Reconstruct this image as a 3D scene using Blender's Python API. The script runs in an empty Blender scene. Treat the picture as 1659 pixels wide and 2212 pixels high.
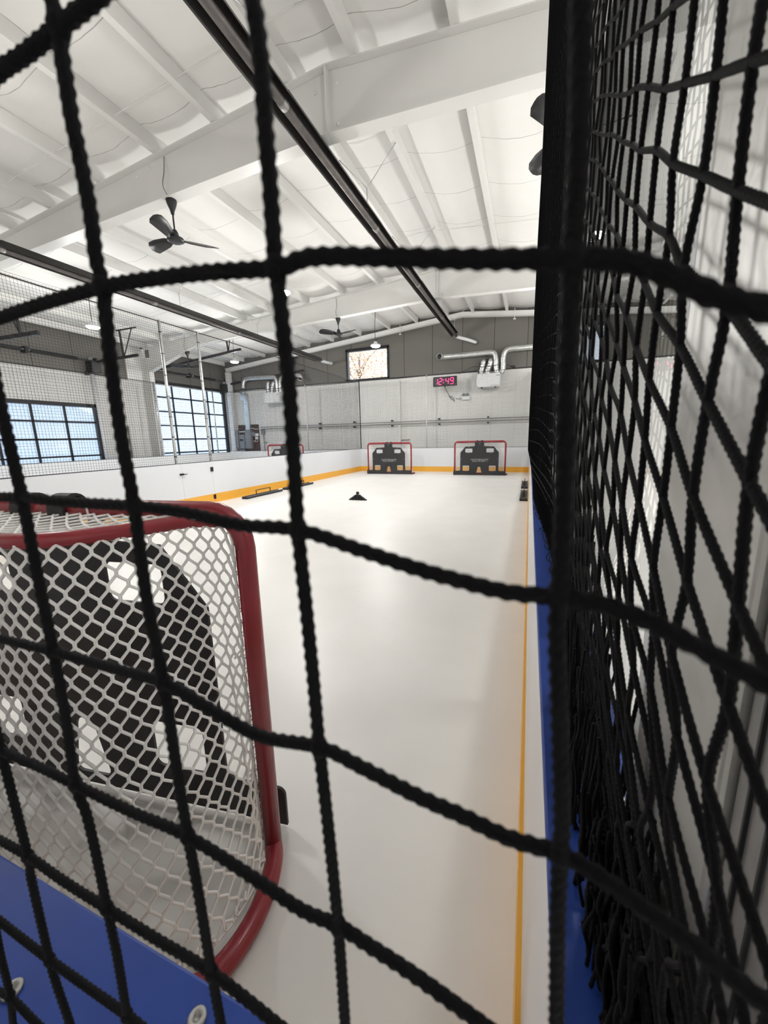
import bpy, math, random
from mathutils import Vector, Matrix
random.seed(7)
SC = bpy.context.scene
COL = SC.collection
PI = math.pi
H = 1.441                      # eye height

# ------------------------------------------------------------------ materials
def mat(name, col, rough=.5, metal=0., noise=0., nscale=8., bump=0., bscale=40., spec=None, emit=None, estr=0., coat=0.):
    m = bpy.data.materials.new(name); m.use_nodes = True
    nt = m.node_tree; b = nt.nodes['Principled BSDF']
    b.inputs['Base Color'].default_value = (*col, 1)
    b.inputs['Roughness'].default_value = rough
    b.inputs['Metallic'].default_value = metal
    if spec is not None: b.inputs['Specular IOR Level'].default_value = spec
    if coat: b.inputs['Coat Weight'].default_value = coat
    if emit:
        b.inputs['Emission Color'].default_value = (*emit, 1); b.inputs['Emission Strength'].default_value = estr
    if noise or bump:
        tc = nt.nodes.new('ShaderNodeTexCoord')
    if noise:
        n = nt.nodes.new('ShaderNodeTexNoise'); n.inputs['Scale'].default_value = nscale; n.inputs['Detail'].default_value = 5
        nt.links.new(tc.outputs['Object'], n.inputs['Vector'])
        r = nt.nodes.new('ShaderNodeValToRGB')
        r.color_ramp.elements[0].position = .3; r.color_ramp.elements[1].position = .7
        r.color_ramp.elements[0].color = (*[c*(1-noise) for c in col], 1)
        r.color_ramp.elements[1].color = (*[min(1, c*(1+noise*.5)) for c in col], 1)
        nt.links.new(n.outputs['Fac'], r.inputs['Fac']); nt.links.new(r.outputs['Color'], b.inputs['Base Color'])
    if bump:
        n2 = nt.nodes.new('ShaderNodeTexNoise'); n2.inputs['Scale'].default_value = bscale; n2.inputs['Detail'].default_value = 4
        nt.links.new(tc.outputs['Object'], n2.inputs['Vector'])
        bp = nt.nodes.new('ShaderNodeBump'); bp.inputs['Strength'].default_value = bump; bp.inputs['Distance'].default_value = .02
        nt.links.new(n2.outputs['Fac'], bp.inputs['Height']); nt.links.new(bp.outputs['Normal'], b.inputs['Normal'])
    return m

def seam_mat(name, col, dark, axis, pitch, width, offset=0., rough=.7, split_z=None, low=None, lowpitch=1.0, wobble=0.):
    """painted sheet with thin joint lines every `pitch` along an axis; optionally a different lower half below split_z"""
    m = bpy.data.materials.new(name); m.use_nodes = True
    nt = m.node_tree; N = nt.nodes; L = nt.links; b = N['Principled BSDF']; b.inputs['Roughness'].default_value = rough
    tc = N.new('ShaderNodeTexCoord'); sp = N.new('ShaderNodeSeparateXYZ'); L.new(tc.outputs['Object'], sp.inputs[0])
    def math_(op, a, bb=None):
        n = N.new('ShaderNodeMath'); n.operation = op
        for i, v in enumerate((a, bb)):
            if v is None: continue
            if isinstance(v, (int, float)): n.inputs[i].default_value = v
            else: L.new(v, n.inputs[i])
        return n.outputs[0]
    def lines(p, w, off):
        a = sp.outputs[axis]
        if wobble:
            no = N.new('ShaderNodeTexNoise'); no.inputs['Scale'].default_value = 1.3; L.new(tc.outputs['Object'], no.inputs['Vector'])
            a = math_('ADD', a, math_('MULTIPLY', no.outputs['Fac'], wobble))
        f = math_('FRACT', math_('DIVIDE', math_('SUBTRACT', a, off-500*p), p))
        d = math_('ABSOLUTE', math_('SUBTRACT', f, .5))
        return math_('GREATER_THAN', d, .5-w/p/2)
    no = N.new('ShaderNodeTexNoise'); no.inputs['Scale'].default_value = .9; no.inputs['Detail'].default_value = 6; L.new(tc.outputs['Object'], no.inputs['Vector'])
    def mix(fac, c1, c2):
        n = N.new('ShaderNodeMix'); n.data_type = 'RGBA'
        if isinstance(fac, (int, float)): n.inputs[0].default_value = fac
        else: L.new(fac, n.inputs[0])
        for i, c in ((6, c1), (7, c2)):
            if isinstance(c, tuple): n.inputs[i].default_value = (*c, 1)
            else: L.new(c, n.inputs[i])
        return n.outputs[2]
    base = mix(no.outputs['Fac'], tuple(c*.93 for c in col), tuple(min(1, c*1.05) for c in col))
    fac = lines(pitch, width, offset)
    if wobble:
        n2 = N.new('ShaderNodeTexNoise'); n2.inputs['Scale'].default_value = 2.2; L.new(tc.outputs['Object'], n2.inputs['Vector'])
        fac = math_('MULTIPLY', fac, math_('MULTIPLY', n2.outputs['Fac'], 1.3))
    c = mix(fac, base, dark)
    if split_z is not None:
        lb = mix(no.outputs['Fac'], tuple(q*.92 for q in low), tuple(min(1, q*1.04) for q in low))
        lc = mix(math_('MULTIPLY', lines(lowpitch, .012, .3), .45), lb, tuple(q*.45 for q in low))
        c = mix(math_('LESS_THAN', sp.outputs[2], split_z), c, lc)
    L.new(c, b.inputs['Base Color'])
    return m

M = {}
M['floor'] = mat('synthetic_ice', (.80,.785,.755), .38, noise=.035, nscale=2.2, bump=.05, bscale=6)
M['slab'] = mat('concrete', (.42,.41,.39), .6, noise=.15)
M['ground'] = mat('asphalt_outside', (.30,.32,.36), .9, noise=.2)
M['board'] = mat('white_board', (.70,.72,.75), .22, noise=.02, nscale=1.5)
M['kick'] = mat('yellow_kick', (.80,.40,.045), .35)
M['blue'] = mat('blue_plastic', (.014,.048,.26), .45, noise=.15, nscale=14, bump=.03, spec=.3)
M['seal'] = mat('white_seal', (.85,.86,.88), .4)
M['steel_w'] = mat('white_steel', (.74,.735,.715), .45, noise=.025, nscale=1.1)
M['lining'] = seam_mat('ceiling_lining', (.79,.785,.765), (.30,.29,.27), 1, 1.22, .012, .35, .6, wobble=.12)
M['wall_end'] = seam_mat('end_wall', (.150,.142,.128), (.03,.028,.026), 0, 1.26, .022, -2.76, .7, split_z=4.03, low=(.77,.765,.745), lowpitch=.92)
M['wall_side'] = seam_mat('side_wall', (.150,.142,.128), (.03,.028,.026), 1, 1.26, .022, 9.5, .7, split_z=3.93, low=(.74,.735,.715), lowpitch=.92)
M['black'] = mat('black_metal', (.012,.012,.014), .45)
M['rubber'] = mat('black_rubber', (.014,.014,.015), .6)
M['cord'] = mat('black_cord', (.0035,.0033,.0045), .8, bump=.3, bscale=1100, spec=.16)
M['farcord'] = mat('black_net', (.02,.02,.022), .8)
M['red'] = mat('red_pipe', (.29,.030,.042), .27, noise=.1, nscale=5)
M['twine'] = mat('white_twine', (.88,.865,.845), .55)
M['tutor'] = mat('black_tarp', (.020,.020,.023), .5, noise=.2, nscale=4)
M['print'] = mat('grey_print', (.42,.42,.43), .6)
M['alu'] = mat('aluminium', (.60,.59,.57), .40, .75, noise=.12, nscale=9, bump=.03, bscale=120)
M['alu_d'] = mat('dull_aluminium', (.36,.35,.34), .5, .7, noise=.15, nscale=14)
M['galv'] = mat('galvanised_duct', (.62,.63,.62), .3, .85, noise=.15, nscale=7)
M['foil'] = mat('foil_duct', (.70,.70,.71), .25, .9, noise=.2, nscale=20, bump=.5, bscale=30)
M['tube'] = mat('heater_tube', (.17,.155,.15), .5, .4, noise=.2, nscale=9)
M['reflector'] = mat('heater_reflector', (.030,.027,.025), .45, .3)
M['white'] = mat('white_enamel', (.80,.81,.82), .35)
M['grey'] = mat('grey_enamel', (.24,.25,.265), .45)
M['brown'] = mat('brown_plywood', (.085,.052,.045), .7, noise=.25, nscale=6)
M['tape'] = mat('label_grey', (.12,.12,.125), .6)
M['led'] = mat('red_led', (.6,.02,.1), .4, emit=(1.,.03,.16), estr=5.)
M['lamp'] = mat('lamp_lens', (1,1,1), .4, emit=(1,.97,.92), estr=22.)
M['trunk'] = mat('bark', (.30,.22,.17), .9, noise=.3)
M['leaf'] = mat('autumn_leaf', (.88,.52,.32), .7, noise=.3, nscale=2)
M['leaf2'] = mat('yellow_leaf', (.93,.78,.52), .7, noise=.3, nscale=2)
M['siding'] = seam_mat('grey_siding', (.45,.48,.54), (.25,.27,.30), 2, .25, .03, 0, .8)
M['roof'] = mat('shingles', (.12,.12,.13), .9, noise=.3)

def glass(name, tint, clear, frost):
    m = bpy.data.materials.new(name); m.use_nodes = True; nt = m.node_tree; N = nt.nodes; L = nt.links
    N.remove(N['Principled BSDF']); out = N['Material Output']
    tr = N.new('ShaderNodeBsdfTransparent'); tr.inputs[0].default_value = (*tint, 1)
    gl = N.new('ShaderNodeBsdfGlossy'); gl.inputs['Roughness'].default_value = .012
    fr = N.new('ShaderNodeFresnel'); fr.inputs['IOR'].default_value = 1.5
    ge = N.new('ShaderNodeNewGeometry'); io = N.new('ShaderNodeMath'); io.operation = 'MULTIPLY_ADD'   # same reflection from both faces of the thin sheet
    io.inputs[1].default_value = 1/1.5-1.5; io.inputs[2].default_value = 1.5; L.new(ge.outputs['Backfacing'], io.inputs[0]); L.new(io.outputs[0], fr.inputs['IOR'])
    mx = N.new('ShaderNodeMixShader')
    body = tr.outputs[0]
    if frost:
        tl = N.new('ShaderNodeBsdfTranslucent'); tl.inputs[0].default_value = (*tint, 1)
        m2 = N.new('ShaderNodeMixShader'); m2.inputs[0].default_value = frost
        L.new(tr.outputs[0], m2.inputs[1]); L.new(tl.outputs[0], m2.inputs[2]); body = m2.outputs[0]
    if clear:
        mm = N.new('ShaderNodeMath'); mm.operation = 'MULTIPLY'; mm.inputs[1].default_value = clear; mm.use_clamp = True
        L.new(fr.outputs[0], mm.inputs[0]); L.new(mm.outputs[0], mx.inputs[0])
    else: mx.inputs[0].default_value = .06
    L.new(body, mx.inputs[1]); L.new(gl.outputs[0], mx.inputs[2]); L.new(mx.outputs[0], out.inputs['Surface'])
    return m
M['plexi'] = glass('plexiglass', (.95,.965,.965), 1.5, 0)
M['pane'] = glass('window_glass', (.95,.97,1.), 0, 0)
M['frost'] = glass('frosted_glass', (.86,.93,1.), 0, .5)

# ------------------------------------------------------------------ mesh builder
def tag(o, label=None, cat=None, group=None, kind=None):
    if label: o['label'] = label
    if cat: o['category'] = cat
    if group: o['group'] = group
    if kind: o['kind'] = kind
    return o

def empty(name, loc, label=None, cat=None, group=None, rz=0., kind=None):
    o = bpy.data.objects.new(name, None); COL.objects.link(o)
    o.location = loc; o.rotation_euler = (0, 0, rz); o.empty_display_size = .1
    return tag(o, label, cat, group, kind)

def origin_of(o):
    v = Vector((0, 0, 0))
    while o is not None: v += Vector(o.location); o = o.parent
    return v

def spline(pts, n):
    """Catmull-Rom through pts, n steps per span"""
    P = [Vector(p) for p in pts]
    if len(P) < 3: return [P[0].lerp(P[-1], i/n) for i in range(n+1)]
    Q = [P[0]*2-P[1]]+P+[P[-1]*2-P[-2]]
    out = []
    for i in range(1, len(Q)-2):
        a, b, c, d = Q[i-1:i+3]
        for k in range(n):
            t = k/n
            out.append(.5*((2*b)+(c-a)*t+(2*a-5*b+4*c-d)*t*t+(3*b-a-3*c+d)*t**3))
    out.append(P[-1]); return out

def resample(P, step):
    out = [P[0].copy()]; acc = 0.
    for a, b in zip(P, P[1:]):
        l = (b-a).length
        if l < 1e-9: continue
        while acc+l >= step:
            t = (step-acc)/l; a = a.lerp(b, t); l = (b-a).length; acc = 0.; out.append(a.copy())
            if l < 1e-9: break
        acc += l
    if (out[-1]-P[-1]).length > step*.3: out.append(P[-1].copy())
    return out

class MB:
    def __init__(s): s.v = []; s.f = []; s.sm = []; s.mi = []; s.cur = 0
    def add(s, vs, fs, smooth=False):
        o = len(s.v); s.v += [tuple(p) for p in vs]
        for f in fs: s.f.append([i+o for i in f]); s.sm.append(smooth); s.mi.append(s.cur)
        return s
    def box(s, x0, x1, y0, y1, z0, z1):
        vs = [(x, y, z) for z in (z0, z1) for y in (y0, y1) for x in (x0, x1)]
        return s.add(vs, [(0,2,3,1),(4,5,7,6),(0,1,5,4),(2,6,7,3),(0,4,6,2),(1,3,7,5)])
    def beam(s, a, b, w, h, up=(0,0,1)):
        a = Vector(a); b = Vector(b); d = (b-a).normalized(); u = Vector(up)
        r = d.cross(u)
        if r.length < 1e-6: r = d.cross(Vector((1,0,0)))
        r.normalize(); u = r.cross(d).normalized()
        vs = [p+r*(w/2*i)+u*(h/2*j) for p in (a, b) for j in (-1, 1) for i in (-1, 1)]
        return s.add(vs, [(0,1,3,2),(4,6,7,5),(0,4,5,1),(2,3,7,6),(0,2,6,4),(1,5,7,3)])
    def tube(s, P, r, n=8, cap=True, lobes=0, amp=0., lead=.01, closed=False, corr=0., cpitch=.03):
        P = [Vector(p) for p in P]
        if len(P) < 2: return s
        vs = []; m = len(P); dist = 0.
        t0 = (P[1]-P[0]).normalized()
        nrm = t0.orthogonal().normalized(); prev = t0
        for i, p in enumerate(P):
            t = (P[min(i+1, m-1)]-P[max(i-1, 0)])
            if closed: t = P[(i+1) % m]-P[i-1]
            t = t.normalized() if t.length > 1e-9 else prev
            q = prev.rotation_difference(t); nrm = (q @ nrm); nrm = (nrm-t*nrm.dot(t)).normalized(); prev = t
            bn = t.cross(nrm)
            if i: dist += (p-P[i-1]).length
            rr = r(i/(m-1)) if callable(r) else r
            if corr: rr *= 1+corr*math.sin(2*PI*dist/cpitch)
            for k in range(n):
                a = 2*PI*k/n
                q_ = rr*(1+amp*math.cos(lobes*a-2*PI*dist*lobes/lead)) if lobes else rr
                vs.append(p+nrm*(q_*math.cos(a))+bn*(q_*math.sin(a)))
        fs = []
        for i in range(m if closed else m-1):
            for k in range(n):
                a = i*n+k; b = i*n+(k+1) % n; j = ((i+1) % m)*n
                fs.append((a, b, j+(k+1) % n, j+k))
        if cap and not closed:
            fs.append(tuple(range(n-1, -1, -1))); fs.append(tuple((m-1)*n+k for k in range(n)))
        return s.add(vs, fs, True)
    def prism(s, pts, d):
        """planar polygon pts (3D) extruded by vector d"""
        n = len(pts); d = Vector(d)
        vs = [Vector(p) for p in pts]; vs += [p+d for p in vs]
        return s.add(vs, [tuple(range(n-1, -1, -1)), tuple(range(n, 2*n))]+[(i, (i+1) % n, n+(i+1) % n, n+i) for i in range(n)])
    def lathe(s, prof, c, n=20, smooth=True):
        vs = []; fs = []
        for r, z in prof:
            for k in range(n): vs.append((c[0]+r*math.cos(2*PI*k/n), c[1]+r*math.sin(2*PI*k/n), c[2]+z))
        for i in range(len(prof)-1):
            for k in range(n):
                fs.append((i*n+k, i*n+(k+1) % n, (i+1)*n+(k+1) % n, (i+1)*n+k))
        fs.append(tuple(range(n-1, -1, -1))); fs.append(tuple((len(prof)-1)*n+k for k in range(n)))
        return s.add(vs, fs, smooth)
    def quad(s, a, b, c, d): return s.add([a, b, c, d], [(0,1,2,3)])
    def build(s, name, m, parent=None, local=False, bevel=0., loc=None):
        me = bpy.data.meshes.new(name)
        if parent is not None: off = Vector((0,0,0)) if local else origin_of(parent)
        elif loc is not None: off = Vector(loc)
        elif local: off = Vector((0,0,0))
        else:
            xs = [p[0] for p in s.v]; ys = [p[1] for p in s.v]; zs = [p[2] for p in s.v]
            off = Vector(((min(xs)+max(xs))/2, (min(ys)+max(ys))/2, min(zs)))
        me.from_pydata([(p[0]-off[0], p[1]-off[1], p[2]-off[2]) for p in s.v], [], s.f)
        me.polygons.foreach_set('use_smooth', s.sm); 
        ms = m if isinstance(m, (list, tuple)) else [m]
        for q in ms: me.materials.append(M[q] if isinstance(q, str) else q)
        me.polygons.foreach_set('material_index', s.mi); me.update()
        o = bpy.data.objects.new(name, me); COL.objects.link(o)
        if parent is not None: o.parent = parent
        elif not local: o.location = off
        if bevel:
            b = o.modifiers.new('bevel', 'BEVEL'); b.width = bevel; b.segments = 2; b.limit_method = 'ANGLE'
        return o

def curve_mesh(name, loops, thick, m, parent=None, bevel=0.):
    """flat shape with holes from 2D loops in local x-z (y = thickness): filled 2D curve turned into a mesh"""
    cu = bpy.data.curves.new(name, 'CURVE'); cu.dimensions = '2D'; cu.fill_mode = 'BOTH'; cu.extrude = thick/2; cu.bevel_depth = bevel
    for L in loops:
        sp = cu.splines.new('POLY'); sp.points.add(len(L)-1); sp.use_cyclic_u = True
        for p, q in zip(sp.points, L): p.co = (q[0], q[1], 0, 1)
    o = bpy.data.objects.new(name, cu); COL.objects.link(o)
    bpy.context.view_layer.update()
    me = bpy.data.meshes.new_from_object(o.evaluated_get(bpy.context.evaluated_depsgraph_get()))
    COL.objects.unlink(o); bpy.data.objects.remove(o)
    me.transform(Matrix.Rotation(PI/2, 4, 'X'))
    me.materials.clear(); me.materials.append(M[m])
    r = bpy.data.objects.new(name, me); COL.objects.link(r)
    if parent is not None: r.parent = parent
    return r

def rrect(x0, x1, z0, z1, r=.03, n=5):
    out = []
    for cx, cz, a0 in ((x1-r, z1-r, 0), (x0+r, z1-r, 90), (x0+r, z0+r, 180), (x1-r, z0+r, 270)):
        for k in range(n+1):
            a = math.radians(a0+90*k/n); out.append((cx+r*math.cos(a), cz+r*math.sin(a)))
    return out

def copy_tree(o, parent=None):
    c = o.copy(); COL.objects.link(c)
    if parent is not None: c.parent = parent
    for ch in list(o.children): copy_tree(ch, c)
    return c

def smooth01(t): t = max(0., min(1., t)); return t*t*(3-2*t)

# ------------------------------------------------------------------ the setting
XL, XR, XW, XE = -7.056, .040, -15.2, 9.7      # left rink boards, right rink boards, left and right building walls
YB, YF, YE, YS = .176, 15.86, 16.8, -2.4       # rink back board face, rink far board, end wall, wall behind
ZB, RX = .978, -2.75                            # board height, ridge
def zt(x): return 6.27-.083*abs(x-RX)           # top of the roof frames
def struct(o): return tag(o, kind='structure')

mb = MB(); mb.box(XW-.2, XE+.2, YS-.2, YE+.2, -.1, 0); struct(mb.build('floor', 'floor'))
mb = MB(); mb.box(-45, 30, -20, 45, -.4, -.12); struct(mb.build('ground', 'ground'))

# ceiling lining: sagging between the purlins
PURL = [-14.9,-13.65,-12.35,-11.07,-9.8,-8.54,-7.17,-5.81,-4.59,-3.31,-2.29,-1.0,.27,1.54,2.81,4.08,5.35,6.62,7.89,9.2]
xs = []
edges = [XW]+PURL+[XE]
for a, b in zip(edges, edges[1:]):
    for k in range(6): xs.append((a+(b-a)*k/6, math.sin(PI*k/6) if b-a > .6 else 0))
xs.append((XE, 0))
FR = [-1.2, 5.5, 12.2, 16.65]
ysn = [YS-.1+(YE+.1-YS+.1)*k/64 for k in range(65)]
mb = MB(); vs = []; n = len(xs)
for y in ysn:
    d = min(abs(y-f) for f in FR)
    for x, sg in xs:
        vs.append((x, y, zt(x)+.225-.085*sg*(1-.75*math.exp(-(d/.35)**2))-.05*sg*math.sin(y*5.15)**2))
mb.add(vs, [(j*n+i, j*n+i+1, (j+1)*n+i+1, (j+1)*n+i) for j in range(64) for i in range(n-1)], True)
struct(mb.build('ceiling', 'lining', local=True))
mb = MB()                                          # roof skin above it keeps the daylight out
for a, b in ((XW-.2, RX), (RX, XE+.2)):
    mb.prism([(a, YS-.2, zt(a)+.3), (b, YS-.2, zt(b)+.3), (b, YS-.2, zt(b)+.36), (a, YS-.2, zt(a)+.36)], (0, YE-YS+.4, 0))
struct(mb.build('ceiling_roof', 'roof', local=True))

# walls with their openings
WIN = [(-8.04, -6.01, 4.06, 5.39), (.48, 2.42, 4.06, 5.36)]
DR = [(5.95, 10.05, 2.90), (12.40, 16.66, 4.09)]
def wall_with_holes(name, m, u0, u1, z0, ztop, holes, place, thick):
    mb = MB(); us = sorted({u0, u1}|{h[0] for h in holes}|{h[1] for h in holes}|{RX if u0 < RX < u1 and name in ('wall_far', 'wall_back') else u0})
    for a, b in zip(us, us[1:]):
        mid = (a+b)/2; cuts = sorted((h[2], h[3]) for h in holes if h[0] <= mid <= h[1])
        z = z0; segs = []
        for c, d in cuts: segs.append((z, z, c, c)); z = d
        segs.append((z, z, ztop(a), ztop(b)))
        for za, zb, zc, zd in segs:
            if min(zc-za, zd-zb) < .01: continue
            pts = [place(a, za), place(b, zb), place(b, zd), place(a, zc)]
            mb.prism(pts, thick)
    return struct(mb.build(name, m, local=True))
top_e = lambda x: zt(x)+.32
wall_with_holes('wall_far', 'wall_end', XW, XE, 0, top_e, WIN, lambda u, z: (u, YE, z), (0, .18, 0))
wall_with_holes('wall_back', 'wall_end', XW, XE, 0, top_e, [], lambda u, z: (u, YS, z), (0, -.18, 0))
wall_with_holes('wall_left', 'wall_side', YS, YE, 0, lambda y: zt(XW)+.32, [(a, b, 0, z) for a, b, z in DR], lambda u, z: (XW, u, z), (-.18, 0, 0))
wall_with_holes('wall_right', 'wall_side', YS, YE, 0, lambda y: zt(XE)+.32, [], lambda u, z: (XE, u, z), (.18, 0, 0))
mb = MB(); mb.box(XW, XE, YE-.02, YE+.001, 4.015, 4.065); struct(mb.build('trim_1', 'black'))
mb = MB(); mb.box(XW-.001, XW+.02, YS, YE, 3.915, 3.955); struct(mb.build('trim_2', 'wall_side'))

mb = MB(); mb.box(XW, XW+.05, 11.40, 12.10, 3.95, 5.38); struct(mb.build('trim_3', 'steel_w'))
# gable windows
for i, (a, b, c, d) in enumerate(WIN):
    w = struct(empty('window_%d' % (i+1), ((a+b)/2, YE, c)))
    f = MB(); t = .075
    f.box(a-.04, b+.04, YE-.035, YE+.16, c-.05, c+t-.02); f.box(a-.04, b+.04, YE-.035, YE+.16, d-t+.02, d+.05)
    f.box(a-.04, a+t-.02, YE-.035, YE+.16, c, d); f.box(b-t+.02, b+.04, YE-.035, YE+.16, c, d)
    f.build('window_frame', 'black', w)
    g = MB(); g.box(a+t, b-t, YE+.10, YE+.11, c+t, d-t); g.build('window_pane', 'pane', w)
# overhead glazed doors in the left wall
for i, (a, b, zz) in enumerate(DR):
    w = struct(empty('door_%d' % (i+1), (XW, (a+b)/2, 0)))
    x0, x1 = XW-.09, XW-.04
    f = MB(); f.box(x0-.02, XW+.03, a, a+.09, 0, zz); f.box(x0-.02, XW+.03, b-.13, b, 0, zz); f.box(x0-.02, XW+.03, a, b, zz-.12, zz)
    nc = 4; pitch = (b-a-.16)/nc
    for k in range(1, nc): f.box(x0, x1, a+.06+k*pitch-.035, a+.06+k*pitch+.035, 0, zz-.02)
    z = zz-.06
    while z > .1:
        z -= .61 if i else .60
        f.box(x0, x1, a+.05, b-.05, z-.025, z+.03)
    f.build('door_frame', 'black', w)
    g = MB(); g.box(XW-.075, XW-.068, a+.05, b-.05, .02, zz-.05); g.build('door_pane', 'frost', w)

# ------------------------------------------------------------------ roof steel
side = lambda x: 'left' if x < RX else 'right'
ordn = ['first','second','third','fourth','fifth','sixth','seventh','eighth','ninth','tenth']
lft = sorted([x for x in PURL if x < RX], reverse=True); rgt = sorted([x for x in PURL if x > RX])
for L, sd in ((lft, 'left'), (rgt, 'right')):
    for k, x in enumerate(L):
        z = zt(x)+.004; mb = MB(); y0, y1 = YS+.02, YE-.22
        mb.box(x-.006, x+.006, y0, y1, z, z+.205)
        mb.box(x-.090, x-.0061, y0, y1, z, z+.010)
        tag(mb.build('roof_purlin', 'steel_w'), 'white steel roof purlin running lengthwise, %s to the %s of the ridge' % (ordn[k], sd), 'roof beam', 'roof purlins')

def rafter(name, y, lab, wb, full):
    r = empty(name, (RX, y, 5.5), lab, 'roof beam', 'roof frames')
    bot = lambda x: 5.5-.040*abs(x-RX)
    hl, hr = -12.1, 6.6
    web = MB(); fl = .105
    for x0, x1 in ((XW+.4, hl), (hl, RX), (RX, hr), (hr, XE-.4)):
        def zb(x):
            if x < hl: return bot(hl)-(hl-x)*.29
            if x > hr: return bot(hr)-(x-hr)*.29
            return bot(x)
        web.prism([(x0, y-.006, zb(x0)), (x1, y-.006, zb(x1)), (x1, y-.006, zt(x1)-.02), (x0, y-.006, zt(x0)-.02)], (0, .012, 0))
    web.build('web', 'steel_w', r)
    b = MB(); t = MB()
    P = [(XW+.4, zb(XW+.4)), (hl, zb(hl)), (RX, bot(RX)), (hr, zb(hr)), (XE-.4, zb(XE-.4))]
    for (xa, za), (xb, zb_) in zip(P, P[1:]):
        b.prism([(xa, y-fl, za-.014), (xa, y+fl, za-.014), (xa, y+fl, za+.002), (xa, y-fl, za+.002)], (xb-xa, 0, zb_-za))
    b.build('bottom_flange', 'steel_w', r)
    for xa, xb in ((XW+.05, RX), (RX, XE-.05)):
        t.prism([(xa, y-fl, zt(xa)-.018), (xa, y+fl, zt(xa)-.018), (xa, y+fl, zt(xa)), (xa, y-fl, zt(xa))], (xb-xa, 0, zt(xb)-zt(xa)))
    t.build('top_flange', 'steel_w', r)
    for x in (RX, hl, hr):
        s = MB(); s.box(x-.012, x+.012, y-.095, y+.095, zb(x), zt(x)-.01); s.build('stiffener', 'steel_w', r)
    for x, z in ((-2.62, 6.08), (-2.95, 6.06), (-2.62, 5.62), (-6.1, 5.9), (-6.4, 5.85)):
        bo = MB(); bo.lathe([(.022, 0), (.022, .012), (.010, .016)], (0, 0, 0), 8); k = len(bo.v)-24
        for q in range(k, len(bo.v)):
            vx, vy, vz = bo.v[q]; bo.v[q] = (x+vx, y-.006-vz, z+vy)
        bo.build('bolt_head', 'white', r)
    for sx, e in ((XW+.0, 1), (XE, -1)):       # column with outer and inner flanges
        c = MB(); zc = zb(XW+.4)+.05
        c.box(min(sx+e*.02, sx+e*.4), max(sx+e*.02, sx+e*.4), y-.006, y+.006, 0, zc+.5)
        c.box(min(sx+e*.39, sx+e*.41), max(sx+e*.39, sx+e*.41), y-fl, y+fl, 0, zc)
        c.box(min(sx+e*.01, sx+e*.03), max(sx+e*.01, sx+e*.03), y-fl, y+fl, 0, zt(sx))
        c.build('column', 'steel_w', r)
rafter('steel_rafter', 5.5, 'near white steel roof frame, the deep beam across the upper part of the photo', 1, 1)
rafter('steel_rafter', 12.2, 'middle white steel roof frame between the near one and the end wall', 1, 1)
rafter('steel_rafter', -1.2, 'white steel roof frame behind the camera', 1, 1)
r = empty('gable_rafter', (RX, 16.6, 6.1), 'slim white steel rafter against the grey end wall', 'roof beam')
g = MB(); f1 = MB()
for xa, xb in ((XW+.3, RX), (RX, XE-.3)):
    zq = lambda x: 6.12-(.098 if x < RX else .10)*abs(x-RX)
    g.prism([(xa, 16.594, zq(xa)), (xb, 16.594, zq(xb)), (xb, 16.594, zq(xb)+.19), (xa, 16.594, zq(xa)+.19)], (0, .012, 0))
    for o_ in (0, .18):
        f1.prism([(xa, 16.53, zq(xa)+o_), (xa, 16.67, zq(xa)+o_), (xa, 16.67, zq(xa)+o_+.012), (xa, 16.53, zq(xa)+o_+.012)], (xb-xa, 0, zq(xb)-zq(xa)))
g.build('web', 'steel_w', r); f1.build('flange', 'steel_w', r)
for x in (-14.75, 9.25): mb = MB(); mb.box(x-.12, x+.12, 16.5, 16.7, 0, 6.12-.1*abs(x-RX)); mb.build('corner_column', 'steel_w', r)
for k, x in enumerate((-5.35, -.75)):
    c = MB(); z = 6.1-.1*abs(x-RX); c.tube([(x, 16.5, z+.28), (x, 16.5, z-.12)], .014, 6); c.tube([(x-.05, 16.5, z-.1), (x+.05, 16.5, z-.1)], .02, 6)
    c.build('clamp', 'steel_w', r)
for k, y in enumerate((4.72, 10.1)):
    for sd in (-1, 1):
        m_ = MB(); L = lft if sd < 0 else rgt
        m_.tube([(RX, y, zt(RX)+.06), (L[-1], y+.05, zt(L[-1])+.06)], .007, 5)
        tag(m_.build('bracing_rod', 'steel_w'), 'thin white bracing rod through the purlins, %s slope, %s the near roof frame' % ('left' if sd < 0 else 'right', 'before' if k == 0 else 'beyond'), 'rod', 'roof bracing rods')

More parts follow.
